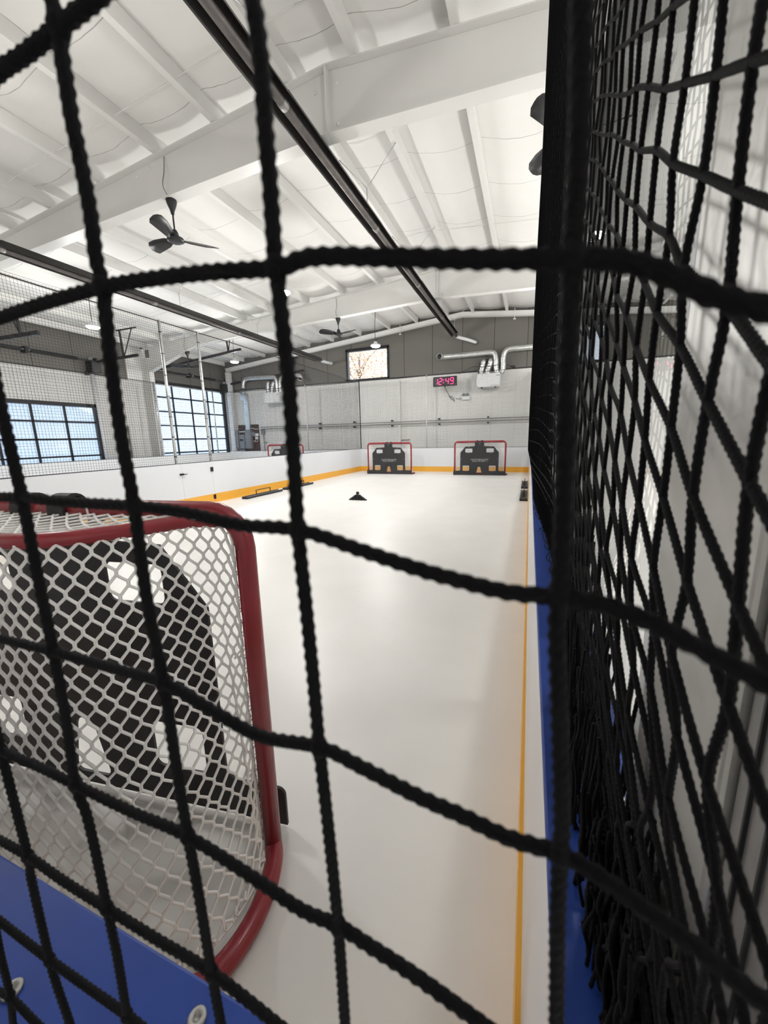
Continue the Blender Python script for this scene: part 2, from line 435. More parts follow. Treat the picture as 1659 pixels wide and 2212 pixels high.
# ------------------------------------------------------------------ radiant tube heaters
def heater(X, Z, y0, y1, lab, elbow, chains):
    h = empty('tube_heater', (X, (y0+y1)/2, Z), lab, 'heater', 'radiant tube heaters')
    t = MB(); t.tube([(X, y0, Z), (X, y1, Z)], .058, 16); t.build('burner_tube', 'tube', h)
    y = y0
    while y < y1-.2: c = MB(); c.tube([(X, y, Z), (X, y+.09, Z)], .064, 16); c.build('coupling', 'alu_d', h); y += 2.95
    y = y0; k = 0
    while y < y1-.3:
        e = min(y+3.05, y1-.05); w = .004*(k % 2); rf = MB()
        prof = [(-.165-w, -.035), (-.155-w, -.02), (-.085-w, .10+w), (.085+w, .10+w), (.155+w, -.02), (.165+w, -.035)]
        for (a, b), (c_, d) in zip(prof, prof[1:]):
            rf.prism([(X+a, y, Z+b), (X+c_, y, Z+d), (X+c_, y, Z+d+.006), (X+a, y, Z+b+.006)], (0, e-y, 0))
        rf.build('reflector', 'reflector', h); y = e-.06; k += 1
    for cy in chains:
        ch = MB()
        for xx in (X-.45, X+.6): ch.tube([(xx, cy-.1, zt(xx)+.01), (X+.02, cy, Z+.42)], .008, 5, corr=.5, cpitch=.035)
        ch.tube([(X+.02, cy, Z+.42), (X+.02, cy, Z+.1)], .008, 5, corr=.5, cpitch=.035)
        ch.build('chain', 'galv', h)
    f = MB(); f.tube(spline(elbow, 5), .062, 14); f.build('flue_pipe', 'white', h)
    f = MB(); e = Vector(elbow[-1]); d = (e-Vector(elbow[-2])).normalized(); f.tube([e-d*.04, e+d*.02], .085, 14); f.build('flue_collar', 'galv', h)
heater(-2.90, 5.33, 1.6, 16.15, 'dark radiant tube heater hanging along the ridge', [(-2.90, 16.1, 5.33), (-2.86, 16.3, 5.32), (-2.55, 16.5, 5.25), (-2.21, 16.74, 5.15)], (4.1, 7.1, 9.9, 12.9, 15.6))
heater(-8.75, 4.82, 1.6, 15.6, 'grey radiant tube heater hanging above the neighbouring left rink', [(-8.75, 15.5, 4.83), (-8.78, 16.2, 4.86), (-8.81, 16.74, 4.90)], (4.4, 8.3, 11.4, 14.6))

# ------------------------------------------------------------------ ceiling fans
def fan(x, y, ztop, rod, ang, lab):
    f = empty('ceiling_fan', (x, y, ztop), lab, 'fan', 'ceiling fans')
    c = MB(); c.lathe([(.025, -.20), (.035, -.15), (.075, -.05), (.085, 0), (.08, .03)], (x, y, ztop), 18); c.build('canopy', 'black', f)
    c = MB(); c.tube([(x, y, ztop-.18), (x, y, ztop-rod)], .013, 8); c.build('rod', 'black', f)
    z = ztop-rod; c = MB(); c.lathe([(.10, -.095), (.135, -.075), (.13, -.04), (.065, -.01), (.05, .05), (.03, .09)], (x, y, z), 22); c.build('motor_hub', 'black', f)
    for k in range(3):
        a = ang+k*2*PI/3; b = MB(); pr = [(.10, .03, .022), (.22, .06, .045), (.45, .085, .055), (.60, .095, .05), (.66, .06, .03), (.68, .015, .01)]
        vs = []
        for rr, w, tw in pr:
            for s_ in (-1, 1):
                u = rr; v = s_*w-.02*(rr > .5); vs.append((x+u*math.cos(a)-v*math.sin(a), y+u*math.sin(a)+v*math.cos(a), z-.06+s_*tw+.02*rr))
        n0 = len(vs); vs += [(p[0], p[1], p[2]+.006) for p in vs]
        fs = []
        for i in range(5):
            fs += [(2*i, 2*i+1, 2*i+3, 2*i+2), (n0+2*i, n0+2*i+2, n0+2*i+3, n0+2*i+1), (2*i, 2*i+2, n0+2*i+2, n0+2*i), (2*i+1, n0+2*i+1, n0+2*i+3, 2*i+3)]
        fs += [(0, n0, n0+1, 1), (2*5, 2*5+1, n0+11, n0+10)]
        b.add(vs, fs, True); b.build('blade', 'black', f)
    c = MB(); c.tube(spline([(x, y, ztop), (x-.02, y-.115, ztop+.15), (x+.03, y-.11, ztop+.35), (x-.03, y-.02, ztop+.62)], 5), .008, 5); c.build('power_cable', 'grey', f)
    return f
fan(-5.72, 5.5, 5.36, .52, .94, 'black three-bladed ceiling fan under the near roof frame, left of the ridge')
fan(-6.10, 12.2, 5.345, .42, -.15, 'black three-bladed ceiling fan under the middle roof frame, before the gable window')
fan(-12.75, 12.2, 4.92, .50, .2, 'black three-bladed ceiling fan beside the taller glazed door')
fan(.22, 5.5, 5.36, .52, 2.15, 'ceiling fan under the near roof frame half hidden by the black side net')

# ------------------------------------------------------------------ high-bay lamps
def lamp(x, y, lab, seen=True):
    z = 4.5; l = empty('pendant_lamp', (x, y, z), lab, 'lamp', 'pendant lamps')
    c = MB(); c.tube(spline([(x, y, zt(x)+.15), (x+.015, y, (zt(x)+z)/2+.3), (x-.012, y, (zt(x)+z)/2-.2), (x, y, z+.12)], 5), .009, 5); c.build('cord', 'black', l)
    c = MB(); c.lathe([(.165, 0), (.17, .02), (.16, .05), (.07, .075), (.05, .14), (.02, .15)], (x, y, z), 20); c.build('lamp_housing', 'white', l)
    c = MB(); c.lathe([(.06, -.045), (.125, -.03), (.155, -.002)], (x, y, z), 20); c.build('lamp_lens', 'lamp', l)
    for kind, e, s, dz in (('AREA', LAMP_W*.36, .30, -.05), ('POINT', LAMP_W*.80, .15, -.26)):
        d = bpy.data.lights.new('lamp_light', kind); d.energy = e*((.95 if x > 0 else .48) if y < 4 else 1.); d.color = (1, .985, .96)
        if kind == 'AREA': d.shape = 'DISK'; d.size = s
        else: d.shadow_soft_size = s
        o = bpy.data.objects.new('lamp_light', d); COL.objects.link(o); o.parent = l; o.location = (0, 0, dz)
LAMP_W = 168
for x, nx in ((-5.03, 'left of the ridge'), (-11.0, 'over the neighbouring left rink'), (.8, 'over the right rink boards'), (6.6, 'by the right wall')):
    for y, ny in ((7.5, 'before the middle roof frame'), (12.8, 'before the end wall'), (2.2, 'before the near roof frame')):
        lamp(x, y, 'lit round pendant lamp %s, %s' % (nx, ny))

# ------------------------------------------------------------------ rink boards
def boards(lab, face, inner, a, b, top='board', t=.122, z=ZB, name='dasher_board', cut=None, kick=True):
    """a straight run of rink boards; face 'x' or 'y' = axis of its normal, inner = coordinate of the rink-side face, t signed thickness outwards"""
    def bx(mb, p0, p1, u0, u1, z0, z1):
        lo, hi = min(p0, p1), max(p0, p1)
        if face == 'x': mb.box(lo, hi, u0, u1, z0, z1)
        else: mb.box(u0, u1, lo, hi, z0, z1)
    c = (inner, (a+b)/2, 0) if face == 'x' else ((a+b)/2, inner, 0)
    r = empty(name, c, lab, 'rink board', 'rink boards')
    mb = MB(); bx(mb, inner, inner+t*.25, a, b, 0, z-.012); bx(mb, inner+t*.25, inner+t, a, b, 0, z-.10); mb.build('panel', 'board', r)
    if kick:
        mb = MB(); bx(mb, inner-math.copysign(.012, t), inner, a, b, 0, .212); mb.build('kick_plate', 'kick', r)
    mb = MB(); bx(mb, inner, inner+t, a, b, z-.014, z); mb.build('cap_rail', top, r, bevel=.003)
    return r
G0, G1 = 6.235, 7.10
b1 = boards('near half of the white left rink boards with yellow kick strip, behind the near goal', 'x', XL, YB, G0-.004, t=-.122)
b2 = boards('far half of the white left rink boards with yellow kick strip, beyond the gate', 'x', XL, G1+.004, YF, t=-.122)
gt = boards('white gate in the left rink boards between the two silver posts', 'x', XL, G0, G1, t=-.07, name='rink_gate')
gt['category'] = 'gate'; gt['group'] = 'rink gate'
mb = MB(); mb.box(XL, XL+.018, G0-.06, G0+.04, .735, .775); mb.tube([(XL+.02, G0-.02, .755), (XL+.045, G0-.02, .755), (XL+.045, G0+.10, .755)], .009, 6); mb.build('latch', 'black', gt)
for z in (.80, .14): mb = MB(); mb.box(XL, XL+.02, G1-.055, G1+.02, z-.05, z+.05); mb.tube([(XL+.022, G1, z-.055), (XL+.022, G1, z+.055)], .010, 8); mb.build('hinge', 'black', gt)
boards('white end boards with yellow kick strip behind the two far goals', 'y', YF, XL, XR, t=.122)
rb = boards('right rink boards with blue cap directly below the black side net', 'x', XR, YB, YF, top='blue', t=.123)
bb = boards('blue-capped back boards directly below the near net, with round bolts', 'y', YB, -4.5, XR+.123, top='blue', t=-.122)
for x, y in ((-.397, .113), (-.232, .155), (-.60, .10), (-.80, .155)):
    mb = MB(); mb.lathe([(.0075, 0), (.0075, .0022), (.006, .003), (.0032, .003), (.0030, .0008)], (x, y, ZB), 16); mb.build('bolt_head', 'alu_d', bb)
boards('white outer boards of the neighbouring rink in front of the glazed doors', 'x', -14.4, .2, YF, t=-.122, z=.89)
boards('white end boards of the neighbouring left rink', 'y', YF, -14.4, XL-.122, t=.122, z=.93)

# ------------------------------------------------------------------ posts, glass and panels along the right side
px0, px1 = .112, .155
pt = empty('glass_post', (.135, .31, ZB), 'broad aluminium glass support post close at the right edge', 'post')
mb = MB(); mb.box(px0, px1, .240, .388, ZB, 3.3); mb.build('post_face', 'alu', pt, bevel=.003)
mb = MB(); mb.box(px0+.006, px1, .190, .238, ZB, 3.3); mb.build('side_channel', 'alu_d', pt, bevel=.002)
mb = MB()
for y in (.2045, .222): mb.box(px0+.004, px0+.007, y, y+.0018, ZB, 3.3)
mb.build('groove', 'black', pt)
mb = MB(); mb.box(px0+.001, px0+.018, .389, .408, ZB, 3.3); mb.build('glazing_bead', 'seal', pt, bevel=.002)
for z in (1.78, 2.5): mb = MB(); mb.lathe([(.008, 0), (.008, .003), (.004, .005)], (0, 0, 0), 10); mb.v = [(px0-q[2], .30+q[0], z+q[1]) for q in mb.v]; mb.build('screw', 'galv', pt)
def pane(y0, y1, dx, lab):
    p = empty('plexiglass_panel', (.125, (y0+y1)/2, ZB), lab, 'glass panel', 'plexiglass panels')
    mb = MB(); mb.quad((.125, y0, ZB+.02), (.125+dx, y1, ZB+.02), (.125+dx, y1, 3.3), (.125, y0, 3.3)); mb.build('sheet', 'plexi', p)
    mb = MB(); mb.prism([(.121, y0, ZB), (.121+dx, y1, ZB), (.129+dx, y1, ZB), (.129, y0, ZB)], (0, 0, .022)); mb.build('glazing_strip', 'seal', p)
pane(.408, 1.95, 1.542*math.tan(math.radians(.92)), 'clear plexiglass panel just beyond the broad aluminium post')
for k, (y, nm) in enumerate(((1.985, 'second'), (4.985, 'third'), (7.985, 'fourth'), (10.985, 'fifth'))):
    pane(y, y+2.93, 0, 'clear plexiglass panel along the right boards, %s from the camera' % nm)
    mb = MB(); mb.box(.108, .15, y-.035, y, ZB, 3.3); tag(mb.build('panel_post', 'alu', bevel=.003), 'slim aluminium post between plexiglass panels, before the %s panel' % nm, 'post', 'plexiglass posts')

# ------------------------------------------------------------------ straight netting round the rinks (cords are real strands)
def grid_net(name, origin, u, nu, nv, pitch, r, lab, top=.012, du=(0,0,0), cat='net', group='safety nets', m='farcord', sag=0.):
    O = Vector(origin); U = Vector(u); Z = Vector((0, 0, 1)); mb = MB(); rnd = random.Random(nu)
    for i in range(nu+1):
        j = rnd.uniform(-.004, .004)
        mb.tube([O+U*(i*pitch), O+U*(i*pitch+j)+Z*(nv*pitch*.5), O+U*(i*pitch)+Z*(nv*pitch)], r, 3, cap=False)
    for k in range(nv+1):
        P = [O+U*(t*nu*pitch/8)+Z*(k*pitch+rnd.uniform(-.006, .006)) for t in range(9)]
        mb.tube(P, r, 3, cap=False)
    e = empty(name, origin, lab, cat, group); mb.build('mesh', m, e)
    rp = MB(); A = O+Z*(nv*pitch); B = A+U*(nu*pitch)
    rp.tube([A, A.lerp(B, .25)-Z*.03, A.lerp(B, .5), A.lerp(B, .75)-Z*.02, B], top, 6); rp.build('border_rope', 'black', e)
    rp = MB(); rp.tube([O, O+U*(nu*pitch)], top*.8, 6); rp.build('bottom_rope', 'black', e)
    return e
PT = .045
grid_net('safety_net', (XL-.05, .3, ZB+.005), (0, 1, 0), 346, 64, PT, .0020, 'black safety net standing on the left rink boards')
grid_net('safety_net', (XL-.06, YF+.10, ZB+.005), (1, 0, 0), 157, 65, PT, .0020, 'black safety net on the end boards behind the two far goals')
grid_net('safety_net', (-14.35, YF+.10, .95), (1, 0, 0), 161, 65, PT, .0020, 'black safety net at the end of the neighbouring left rink')
grid_net('safety_net', (-14.45, 2.0, .90), (0, 1, 0), 308, 66, PT, .0020, 'black safety net in front of the glazed doors')
def post(x, y, z0, z1, r, m, lab, collar=True):
    p = empty('net_post', (x, y, z0), lab, 'post', 'net posts')
    mb = MB(); mb.tube([(x, y, z0), (x, y, z1)], r, 10); mb.build('pole', m, p)
    if collar:
        z = z0+.15
        while z < z1: mb = MB(); mb.tube([(x, y, z), (x, y, z+.012)], r+.004, 10); mb.build('tie', 'black', p); z += .42
post(XL-.062, 6.18, ZB, 3.87, .030, 'galv', 'silver net post at the near side of the left gate')
post(XL-.062, 7.15, ZB, 3.88, .030, 'galv', 'silver net post at the far side of the left gate')
post(-14.46, 11.93, .89, 3.88, .028, 'galv', 'silver post in front of the taller glazed door, nearer one')
post(-14.46, 15.07, .89, 3.88, .028, 'galv', 'silver post in front of the taller glazed door, farther one')
post(XL-.03, YF+.09, ZB, 3.90, .022, 'black', 'dark net post at the far left corner of the rink')
post(-4.07, YF+.13, ZB, 3.93, .024, 'white', 'white net post behind the goals, nearest to the clock', False)
post(-9.84, YF+.13, .95, 3.92, .028, 'white', 'white net post behind the goal of the neighbouring rink', False)
post(.02, YF+.06, ZB, 3.92, .03, 'black', 'dark net post at the far right corner of the rink', False)
mb = MB(); mb.box(-5.56, -5.44, YE-.16, YE-.001, 0, 3.9); tag(mb.build('wall_column', 'steel_w', bevel=.004), 'white square steel column on the end wall behind the left far goal', 'column')

# ------------------------------------------------------------------ goals
def goal_parts(root):
    R = .030; w = .915; zc = 1.235
    pts = [(-w, 0, .0), (-w, 0, zc-.11)]
    for k in range(7):
        a = PI-PI/2*k/6; pts.append((-w+.11+.11*math.cos(a), 0, zc-.11+.11*math.sin(a)))
    pts += [(-p[0], p[1], p[2]) for p in reversed(pts)]
    mb = MB(); mb.tube(pts, R, 16); mb.build('front_frame', 'red', root, local=True)
    tb = [(.06, .0), (.16, .012), (.215, .075), (.275, .165), (.345, .245), (.43, .288), (.55, .295)]
    tb = [Vector((-w+u, v, 1.205)) for u, v in tb]; tb = tb+[Vector((-p.x, p.y, p.z)) for p in reversed(tb)]
    tbs = spline(tb, 4); mb = MB(); mb.tube(tbs, .021, 12); mb.build('top_bar', 'red', root, local=True)
    bs = [(0, 0), (-.030, .05), (-.053, .14), (-.052, .24), (-.022, .335), (.05, .405), (.18, .440), (.42, .452), (.70, .455)]
    bs = [Vector((-w+u, v, .030)) for u, v in bs]; bs = bs+[Vector((-p.x, p.y, p.z)) for p in reversed(bs)]
    bss = spline(bs, 5); mb = MB(); mb.tube(bss, .030, 14); mb.build('base_bar', 'red', root, local=True)
    # wire the netting is laced to, along posts and base
    lw = MB()
    for s in (-1, 1): lw.tube([(s*(w-.026), .022, 1.13), (s*(w-.03), .024, .6), (s*(w-.022), .026, .07)], .0028, 6)
    inb = [Vector((p.x*.965, p.y-.028 if p.y > .1 else p.y+.02, .058)) for p in bss]; lw.tube(inb, .0028, 6)
    rnd = random.Random(3)
    for s in (-1, 1):
        z = .09
        while z < 1.12:
            x = s*(w-.036); lw.tube([(x, .02, z), (s*(w-.018), .036, z+.004), (s*(w-.026), .008, z+.009), (x, .02, z+.012)], .0022, 5)
            if rnd.random() < .3: lw.tube(spline([(x, .03, z), (x+.01*s, .045, z+rnd.uniform(.005, .02)), (x-s*.004, .05, z-.012)], 3), .0032, 5)
            z += .036+rnd.uniform(-.006, .012)
    for i in range(4, len(inb)-4, 2):
        p = inb[i]; lw.tube(spline([p, p+Vector((0, .01, .02)), p+Vector((.006, -.004, .026)), p+Vector((.002, 0, .004))], 3), .0024, 5)
    lw.build('lacing', 'twine', root, local=True)
    # netting
    def arc(P):
        L = [0.]
        for a, b in zip(P, P[1:]): L.append(L[-1]+(b-a).length)
        def f(s):
            s = max(0., min(1., s))*L[-1]
            for i in range(len(L)-1):
                if s <= L[i+1]+1e-9: return P[i].lerp(P[i+1], (s-L[i])/max(1e-9, L[i+1]-L[i]))
            return P[-1]
        return f
    top = [Vector((-w+.028, .02, 1.175))]+[p+Vector((0, .018 if p.y > .1 else .012, -.004)) for p in tbs]+[Vector((w-.028, .02, 1.175))]
    bot = [Vector((-w+.03, .024, .07))]+inb[3:-3]+[Vector((w-.03, .024, .07))]
    ft, fb = arc(top), arc(bot)
    def warp(s): return s
    def sheet(s, t):
        a, b = ft(s), fb(s); p = a.lerp(b, t); e = min(s, 1-s)
        sag = math.sin(PI*t)*min(1, e*12)
        d = Vector((max(-1, min(1, (.5-s)*3)), -.8, 0)).normalized()
        return p+d*(.03*sag)+Vector((0, 0, -.008*math.sin(s*40)*sag))
    def hexnet(mb, F, ns, nt, r, n=6, jit=.08, off=.44, hold=.16):
        rnd = random.Random(5)
        nd = {}
        for i in range(ns+1):
            P = []
            for m_ in range(nt+1):
                sd = off if (i+m_) % 2 == 0 else -off
                jj = rnd.uniform(-jit, jit)
                for h in (-hold, hold):
                    s = max(0, min(ns, i+sd)); t = max(0, min(nt, m_+h+jj*.5)); P.append(F(s/ns, t/nt))
            mb.tube(P, r, n, cap=False)
    mb = MB(); hexnet(mb, sheet, 92, 34, .0043, off=.455, hold=.2); mb.build('netting', 'twine', root, local=True)
    fbar = arc([Vector((-w+.06, .028, 1.222)), Vector((w-.06, .028, 1.222))])
    ft2 = arc([p+Vector((0, 0, .012)) for p in tbs])
    def roof(s, t):
        p = fbar(s).lerp(ft2(s), t); return p+Vector((0, 0, -.012*math.sin(PI*t)))
    mb = MB(); hexnet(mb, roof, 62, 10, .0040, 5); mb.build('roof_netting', 'twine', root, local=True)
    cp = MB()
    for s in (-.38, .42): cp.tube([(s, -.01, zc-.05), (s, .03, zc-.028), (s, .034, zc+.012), (s, .0, zc+.034)], .004, 5)
    cp.build('net_clip', 'twine', root, local=True)
NG = (-.790-.915*math.cos(math.radians(7.7)), .892-.915*math.sin(math.radians(7.7)))
g = empty('hockey_goal', (NG[0], NG[1], 0), 'large red goal with white netting just below the camera, seen from behind', 'hockey goal', 'hockey goals', rz=math.radians(187.7))
goal_parts(g)
def tutor_parts(root):
    y = -.085
    out = []
    def arcp(cx, cz, r, a0, a1, n=5): return [(cx+r*math.cos(math.radians(a0+(a1-a0)*k/n)), cz+r*math.sin(math.radians(a0+(a1-a0)*k/n))) for k in range(n+1)]
    R_ = [(.945, .01), (.945, .135)]+arcp(.915, .135, .03, 0, 90)+arcp(.74, .215, .05, 270, 180)+[(.69, .84), (.515, 1.055), (.235, 1.065)]+arcp(.205, 1.105, .04, 270, 180)+[(.165, 1.175)]+arcp(.135, 1.175, .03, 0, 90)
    out = R_+[(-x, z) for x, z in reversed(R_)]
    H_ = [rrect(.25, .51, .84, .985), rrect(-.51, -.25, .84, .985), rrect(.355, .60, .165, .36), rrect(-.60, -.355, .165, .36)]
    five = arcp(0, .265, .055, 20, 160, 7)+arcp(-.065, .09, .03, 180, 270, 3)+arcp(.065, .09, .03, 270, 360, 3)
    o = curve_mesh('panel', [out]+H_+[five], .010, 'tutor', root); o.location = (0, y, 0)
    for s in (-.085, .085):
        mb = MB(); P = [(y, 1.13), (y-.004, 1.19), (-.052, 1.232)]+[(-.041*math.cos(PI*k/9), 1.235+.041*math.sin(PI*k/9)) for k in range(10)]+[(.041, 1.21)]
        for a, b in zip(P, P[1:]): mb.beam((s, a[0], a[1]), (s, b[0], b[1]), .070, .009, up=(0, -(b[1]-a[1]), b[0]-a[0]))
        mb.build('strap', 'rubber', root, local=True)
    ey = MB()
    for x, z in ((.375, 1.025), (-.375, 1.025), (.40, .81), (-.40, .81), (.48, .14), (-.48, .14), (.65, .60), (-.65, .60), (0, .045), (.60, .93), (-.60, .93), (.05, 1.21), (-.05, 1.21)):
        ey.lathe([(.011, 0), (.011, .004), (.006, .006)], (0, 0, 0), 8); k = len(ey.v)-24
        for q in range(k, len(ey.v)): vx, vy, vz = ey.v[q]; ey.v[q] = (x+vx, y-.005-vz, z+vy)
    ey.build('eyelet', 'print', root, local=True)
    # two lines of slanted lettering, too small to read in the photo
    pr = MB(); rnd = random.Random(11)
    for z, h, spans in ((.555, .052, ((-.315, .03), (.06, .305))), (.505, .036, ((-.25, -.06), (-.045, .04), (.055, .235)))):
        for a, b in spans:
            x = a
            while x < b-.015:
                w_ = rnd.uniform(.020, .030); s_ = .016
                pr.prism([(x, y-.0062, z), (x+.007, y-.0062, z), (x+.007+s_, y-.0062, z+h), (x+s_, y-.0062, z+h)], (0, .0008, 0))
                q = rnd.choice((0, .42, .82)); pr.prism([(x+q*s_, y-.0062, z+q*h), (x+w_+q*s_, y-.0062, z+q*h), (x+w_+q*s_+.003, y-.0062, z+q*h+.009), (x+q*s_+.003, y-.0062, z+q*h+.009)], (0, .0008, 0))
                if rnd.random() < .6: pr.prism([(x+w_-.007, y-.0062, z), (x+w_, y-.0062, z), (x+w_+s_, y-.0062, z+h), (x+w_-.007+s_, y-.0062, z+h)], (0, .0008, 0))
                x += w_+.008
    pr.prism([(.285, y-.0062, .505), (.302, y-.0062, .505), (.31, y-.0062, .522), (.293, y-.0062, .522)], (0, .0008, 0))
    pr.build('printed_lettering', 'print', root, local=True)
    lg = MB(); lg.prism([(-.022, y-.0062, 1.165), (0, y-.0062, 1.145), (.022, y-.0062, 1.165), (.010, y-.0062, 1.168), (0, y-.0062, 1.16), (-.010, y-.0062, 1.168)], (0, .0008, 0)); lg.build('emblem', 'print', root, local=True)
t = empty('shooting_tutor', (NG[0], NG[1], 0), 'black shooting target panel with five holes strapped to the large near goal', 'shooting target', 'shooting targets', rz=math.radians(187.7))
tutor_parts(t)
t.location = (NG[0]+.036*.991, NG[1]+.036*.134, .004); t.scale = (.945, 1, 1.032)
for x, z0, a, b in ((-5.244, 0, 'far goal left of centre before the end boards', 'black five-hole target panel on the left one of the two far goals'),
                    (-1.701, 0, 'far goal nearest to the right boards, below the clock', 'black five-hole target panel on the right one of the two far goals'),
                    (-10.16, 0, 'goal of the neighbouring rink, only its top showing over the left boards', 'black target panel of the neighbouring goal half hidden by the left boards')):
    c = copy_tree(g); c.location = (x, 14.55, 0); c.rotation_euler = (0, 0, 0); c['label'] = 'red pipe hockey '+a
    c = copy_tree(t); c.scale = (1, 1, 1); c.location = (x, 14.55, 0); c.rotation_euler = (0, 0, 0); c['label'] = b

for ch in t.children:
    if ch.name.startswith('strap'): ch.location.x -= .155; ch.scale = (1, 1, 1/1.032)
# ------------------------------------------------------------------ small things on the ice
def rebounder():
    r = empty('rebounder_bar', (0, 0, 0), '', 'training bar', 'black training bars along the boards')
    mb = MB(); mb.box(-.085, .085, -.75, .75, 0, .042); mb.build('base', 'rubber', r, local=True, bevel=.006)
    mb = MB(); mb.box(-.085, -.06, -.75, .75, .0425, .062); mb.box(.06, .085, -.75, .75, .0425, .062); mb.build('edge_rail', 'tape', r, local=True, bevel=.004)
    mb = MB(); mb.tube(spline([(0, -.29, .04), (0, -.29, .13), (0, -.26, .165), (0, .26, .165), (0, .29, .13), (0, .29, .04)], 5), .011, 8); mb.build('handle', 'black', r, local=True)
    return r
rb0 = rebounder()
for i, (x, y, rz, lb) in enumerate(((-6.66, 8.41, 0, 'long black bar with a handle by the left boards, nearer one'), (-6.70, 10.18, .01, 'long black bar with a handle by the left boards, farther one'),
                                    (-.062, 9.62, 0, 'black bar with a handle against the right boards, nearer one'), (-.07, 11.72, 0, 'black bar with a handle against the right boards, farther one'))):
    o = rb0 if i == 0 else copy_tree(rb0)
    o.location = (x, y, 0); o.rotation_euler = (0, 0, rz); o['label'] = lb
def puck_mesh():
    mb = MB(); mb.lathe([(.036, 0), (.0381, .003), (.0381, .0224), (.036, .0254), (.028, .0254), (.027, .0248)], (0, 0, 0), 24); return mb.build('hockey_puck', 'rubber', local=True)
p0 = puck_mesh(); first = True
rown = ['bottom', 'second', 'third', 'fourth', 'fifth']
for r_ in range(5):
    n_ = 6-r_
    for k in range(n_):
        o = p0 if first else p0.copy()
        if not first: COL.objects.link(o)
        first = False
        o.location = (-3.765+(k-(n_-1)/2)*.0768, 8.18, r_*.0256)
        tag(o, 'black puck in the %s row of the puck pyramid, %s from the left' % (rown[r_], ordn[k]), 'puck', 'pucks of the pyramid')
o = p0.copy(); COL.objects.link(o); o.rotation_euler = (PI/2, 0, 0); o.location = (-3.765, 8.193, 5*.0256+.0382)
tag(o, 'black puck standing upright on top of the puck pyramid', 'puck', 'pucks of the pyramid')

# ------------------------------------------------------------------ end wall: clock, heaters, ducts, lights, pipes
ck = empty('digital_clock', (-3.378, 16.05, 3.47), 'black wall clock with red digits reading 12:49', 'clock')
cx0, cx1, cz0, cz1, cy = -3.79, -2.865, 3.47, 3.81, 16.05
mb = MB(); mb.box(cx0, cx1, cy, cy+.09, cz0, cz1); mb.build('case', 'black', ck, bevel=.008)
mb = MB()
for a, b, c, d in ((cx0-.012, cx1+.012, cz1-.012, cz1+.012), (cx0-.012, cx1+.012, cz0-.012, cz0+.012), (cx0-.012, cx0+.012, cz0, cz1), (cx1-.012, cx1+.012, cz0, cz1)): mb.box(a, b, cy-.012, cy+.10, c, d)
mb.build('bezel', 'rubber', ck)
seg = {'1': 'bc', '2': 'abged', '4': 'fgbc', '9': 'abcdfg'}
def digit(mb, ch, x, z, w, h, t=.020):
    sl = .10
    S = {'a': ((0, 1), (1, 1)), 'b': ((1, 1), (1, .5)), 'c': ((1, .5), (1, 0)), 'd': ((0, 0), (1, 0)), 'e': ((0, .5), (0, 0)), 'f': ((0, 1), (0, .5)), 'g': ((0, .5), (1, .5))}
    for q in seg[ch]:
        (u0, v0), (u1, v1) = S[q]; g_ = .06
        if u0 == u1: v0, v1 = (v0-g_, v1+g_)
        else: u0, u1 = u0+g_*1.4, u1-g_*1.4
        mb.beam((x+u0*w+v0*h*sl, cy-.014, z+v0*h), (x+u1*w+v1*h*sl, cy-.014, z+v1*h), t, .004, up=(0, 1, 0))
for ch, x, w in (('1', -3.655, .02), ('2', -3.575, .115), ('4', -3.30, .115), ('9', -3.105, .115)):
    mb = MB(); digit(mb, ch, x, 3.525, w, .235); mb.build('digit', 'led', ck)
mb = MB()
for z in (3.585, 3.695): mb.lathe([(.017, 0), (.017, .004)], (0, 0, 0), 10); k = len(mb.v)-20; mb.v[k:] = [(-3.385+q[0]+(z-3.525)*.1, cy-.012-q[2], z+q[1]) for q in mb.v[k:]]
mb.build('colon', 'led', ck)
mb = MB(); mb.box(-2.93, -2.885, cy-.0125, cy-.011, 3.497, 3.512); mb.build('maker_plate', 'print', ck)
mb = MB(); mb.box(-3.36, -3.30, cy+.01, cy+.06, 3.42, 3.47); mb.tube(spline([(-3.33, cy+.04, 3.43), (-3.31, cy+.2, 3.33), (-3.31, YE-.06, 3.2), (-3.24, YE-.05, 3.06), (-3.10, YE-.05, 2.95), (-3.05, YE-.02, 2.88)], 5), .011, 6)
mb.tube(spline([(-3.26, YE-.05, 3.12), (-3.12, YE-.05, 3.06), (-3.07, YE-.05, 2.95)], 5), .009, 6); mb.build('power_cable', 'black', ck)
mb = MB(); mb.tube([(-3.33, cy+.085, 3.64), (-3.33, YE, 3.64)], .02, 8); mb.build('bracket', 'black', ck)

el = empty('emergency_light', (-2.575, YE-.06, 2.94), 'white emergency light box with two round heads below the clock', 'emergency light')
mb = MB(); mb.box(-2.73, -2.42, YE-.11, YE-.001, 2.93, 3.075); mb.build('battery_box', 'white', el, bevel=.01)
for x, s in ((-2.66, 1), (-2.51, .8)):
    mb = MB(); mb.lathe([(.028, .04), (.06*s, .01), (.07*s, -.03), (.055*s, -.035), (.035*s, -.01)], (0, 0, 0), 14); mb.v = [(x+q[0], YE-.07+q[2]*.9, 3.14+q[1]) for q in mb.v]; mb.build('lamp_head', 'grey', el)
mb = MB(); mb.tube(spline([(-3.0, YE-.02, 3.02), (-2.9, YE-.03, 2.99), (-2.73, YE-.03, 3.0)], 4), .012, 6); mb.build('cable', 'grey', el)

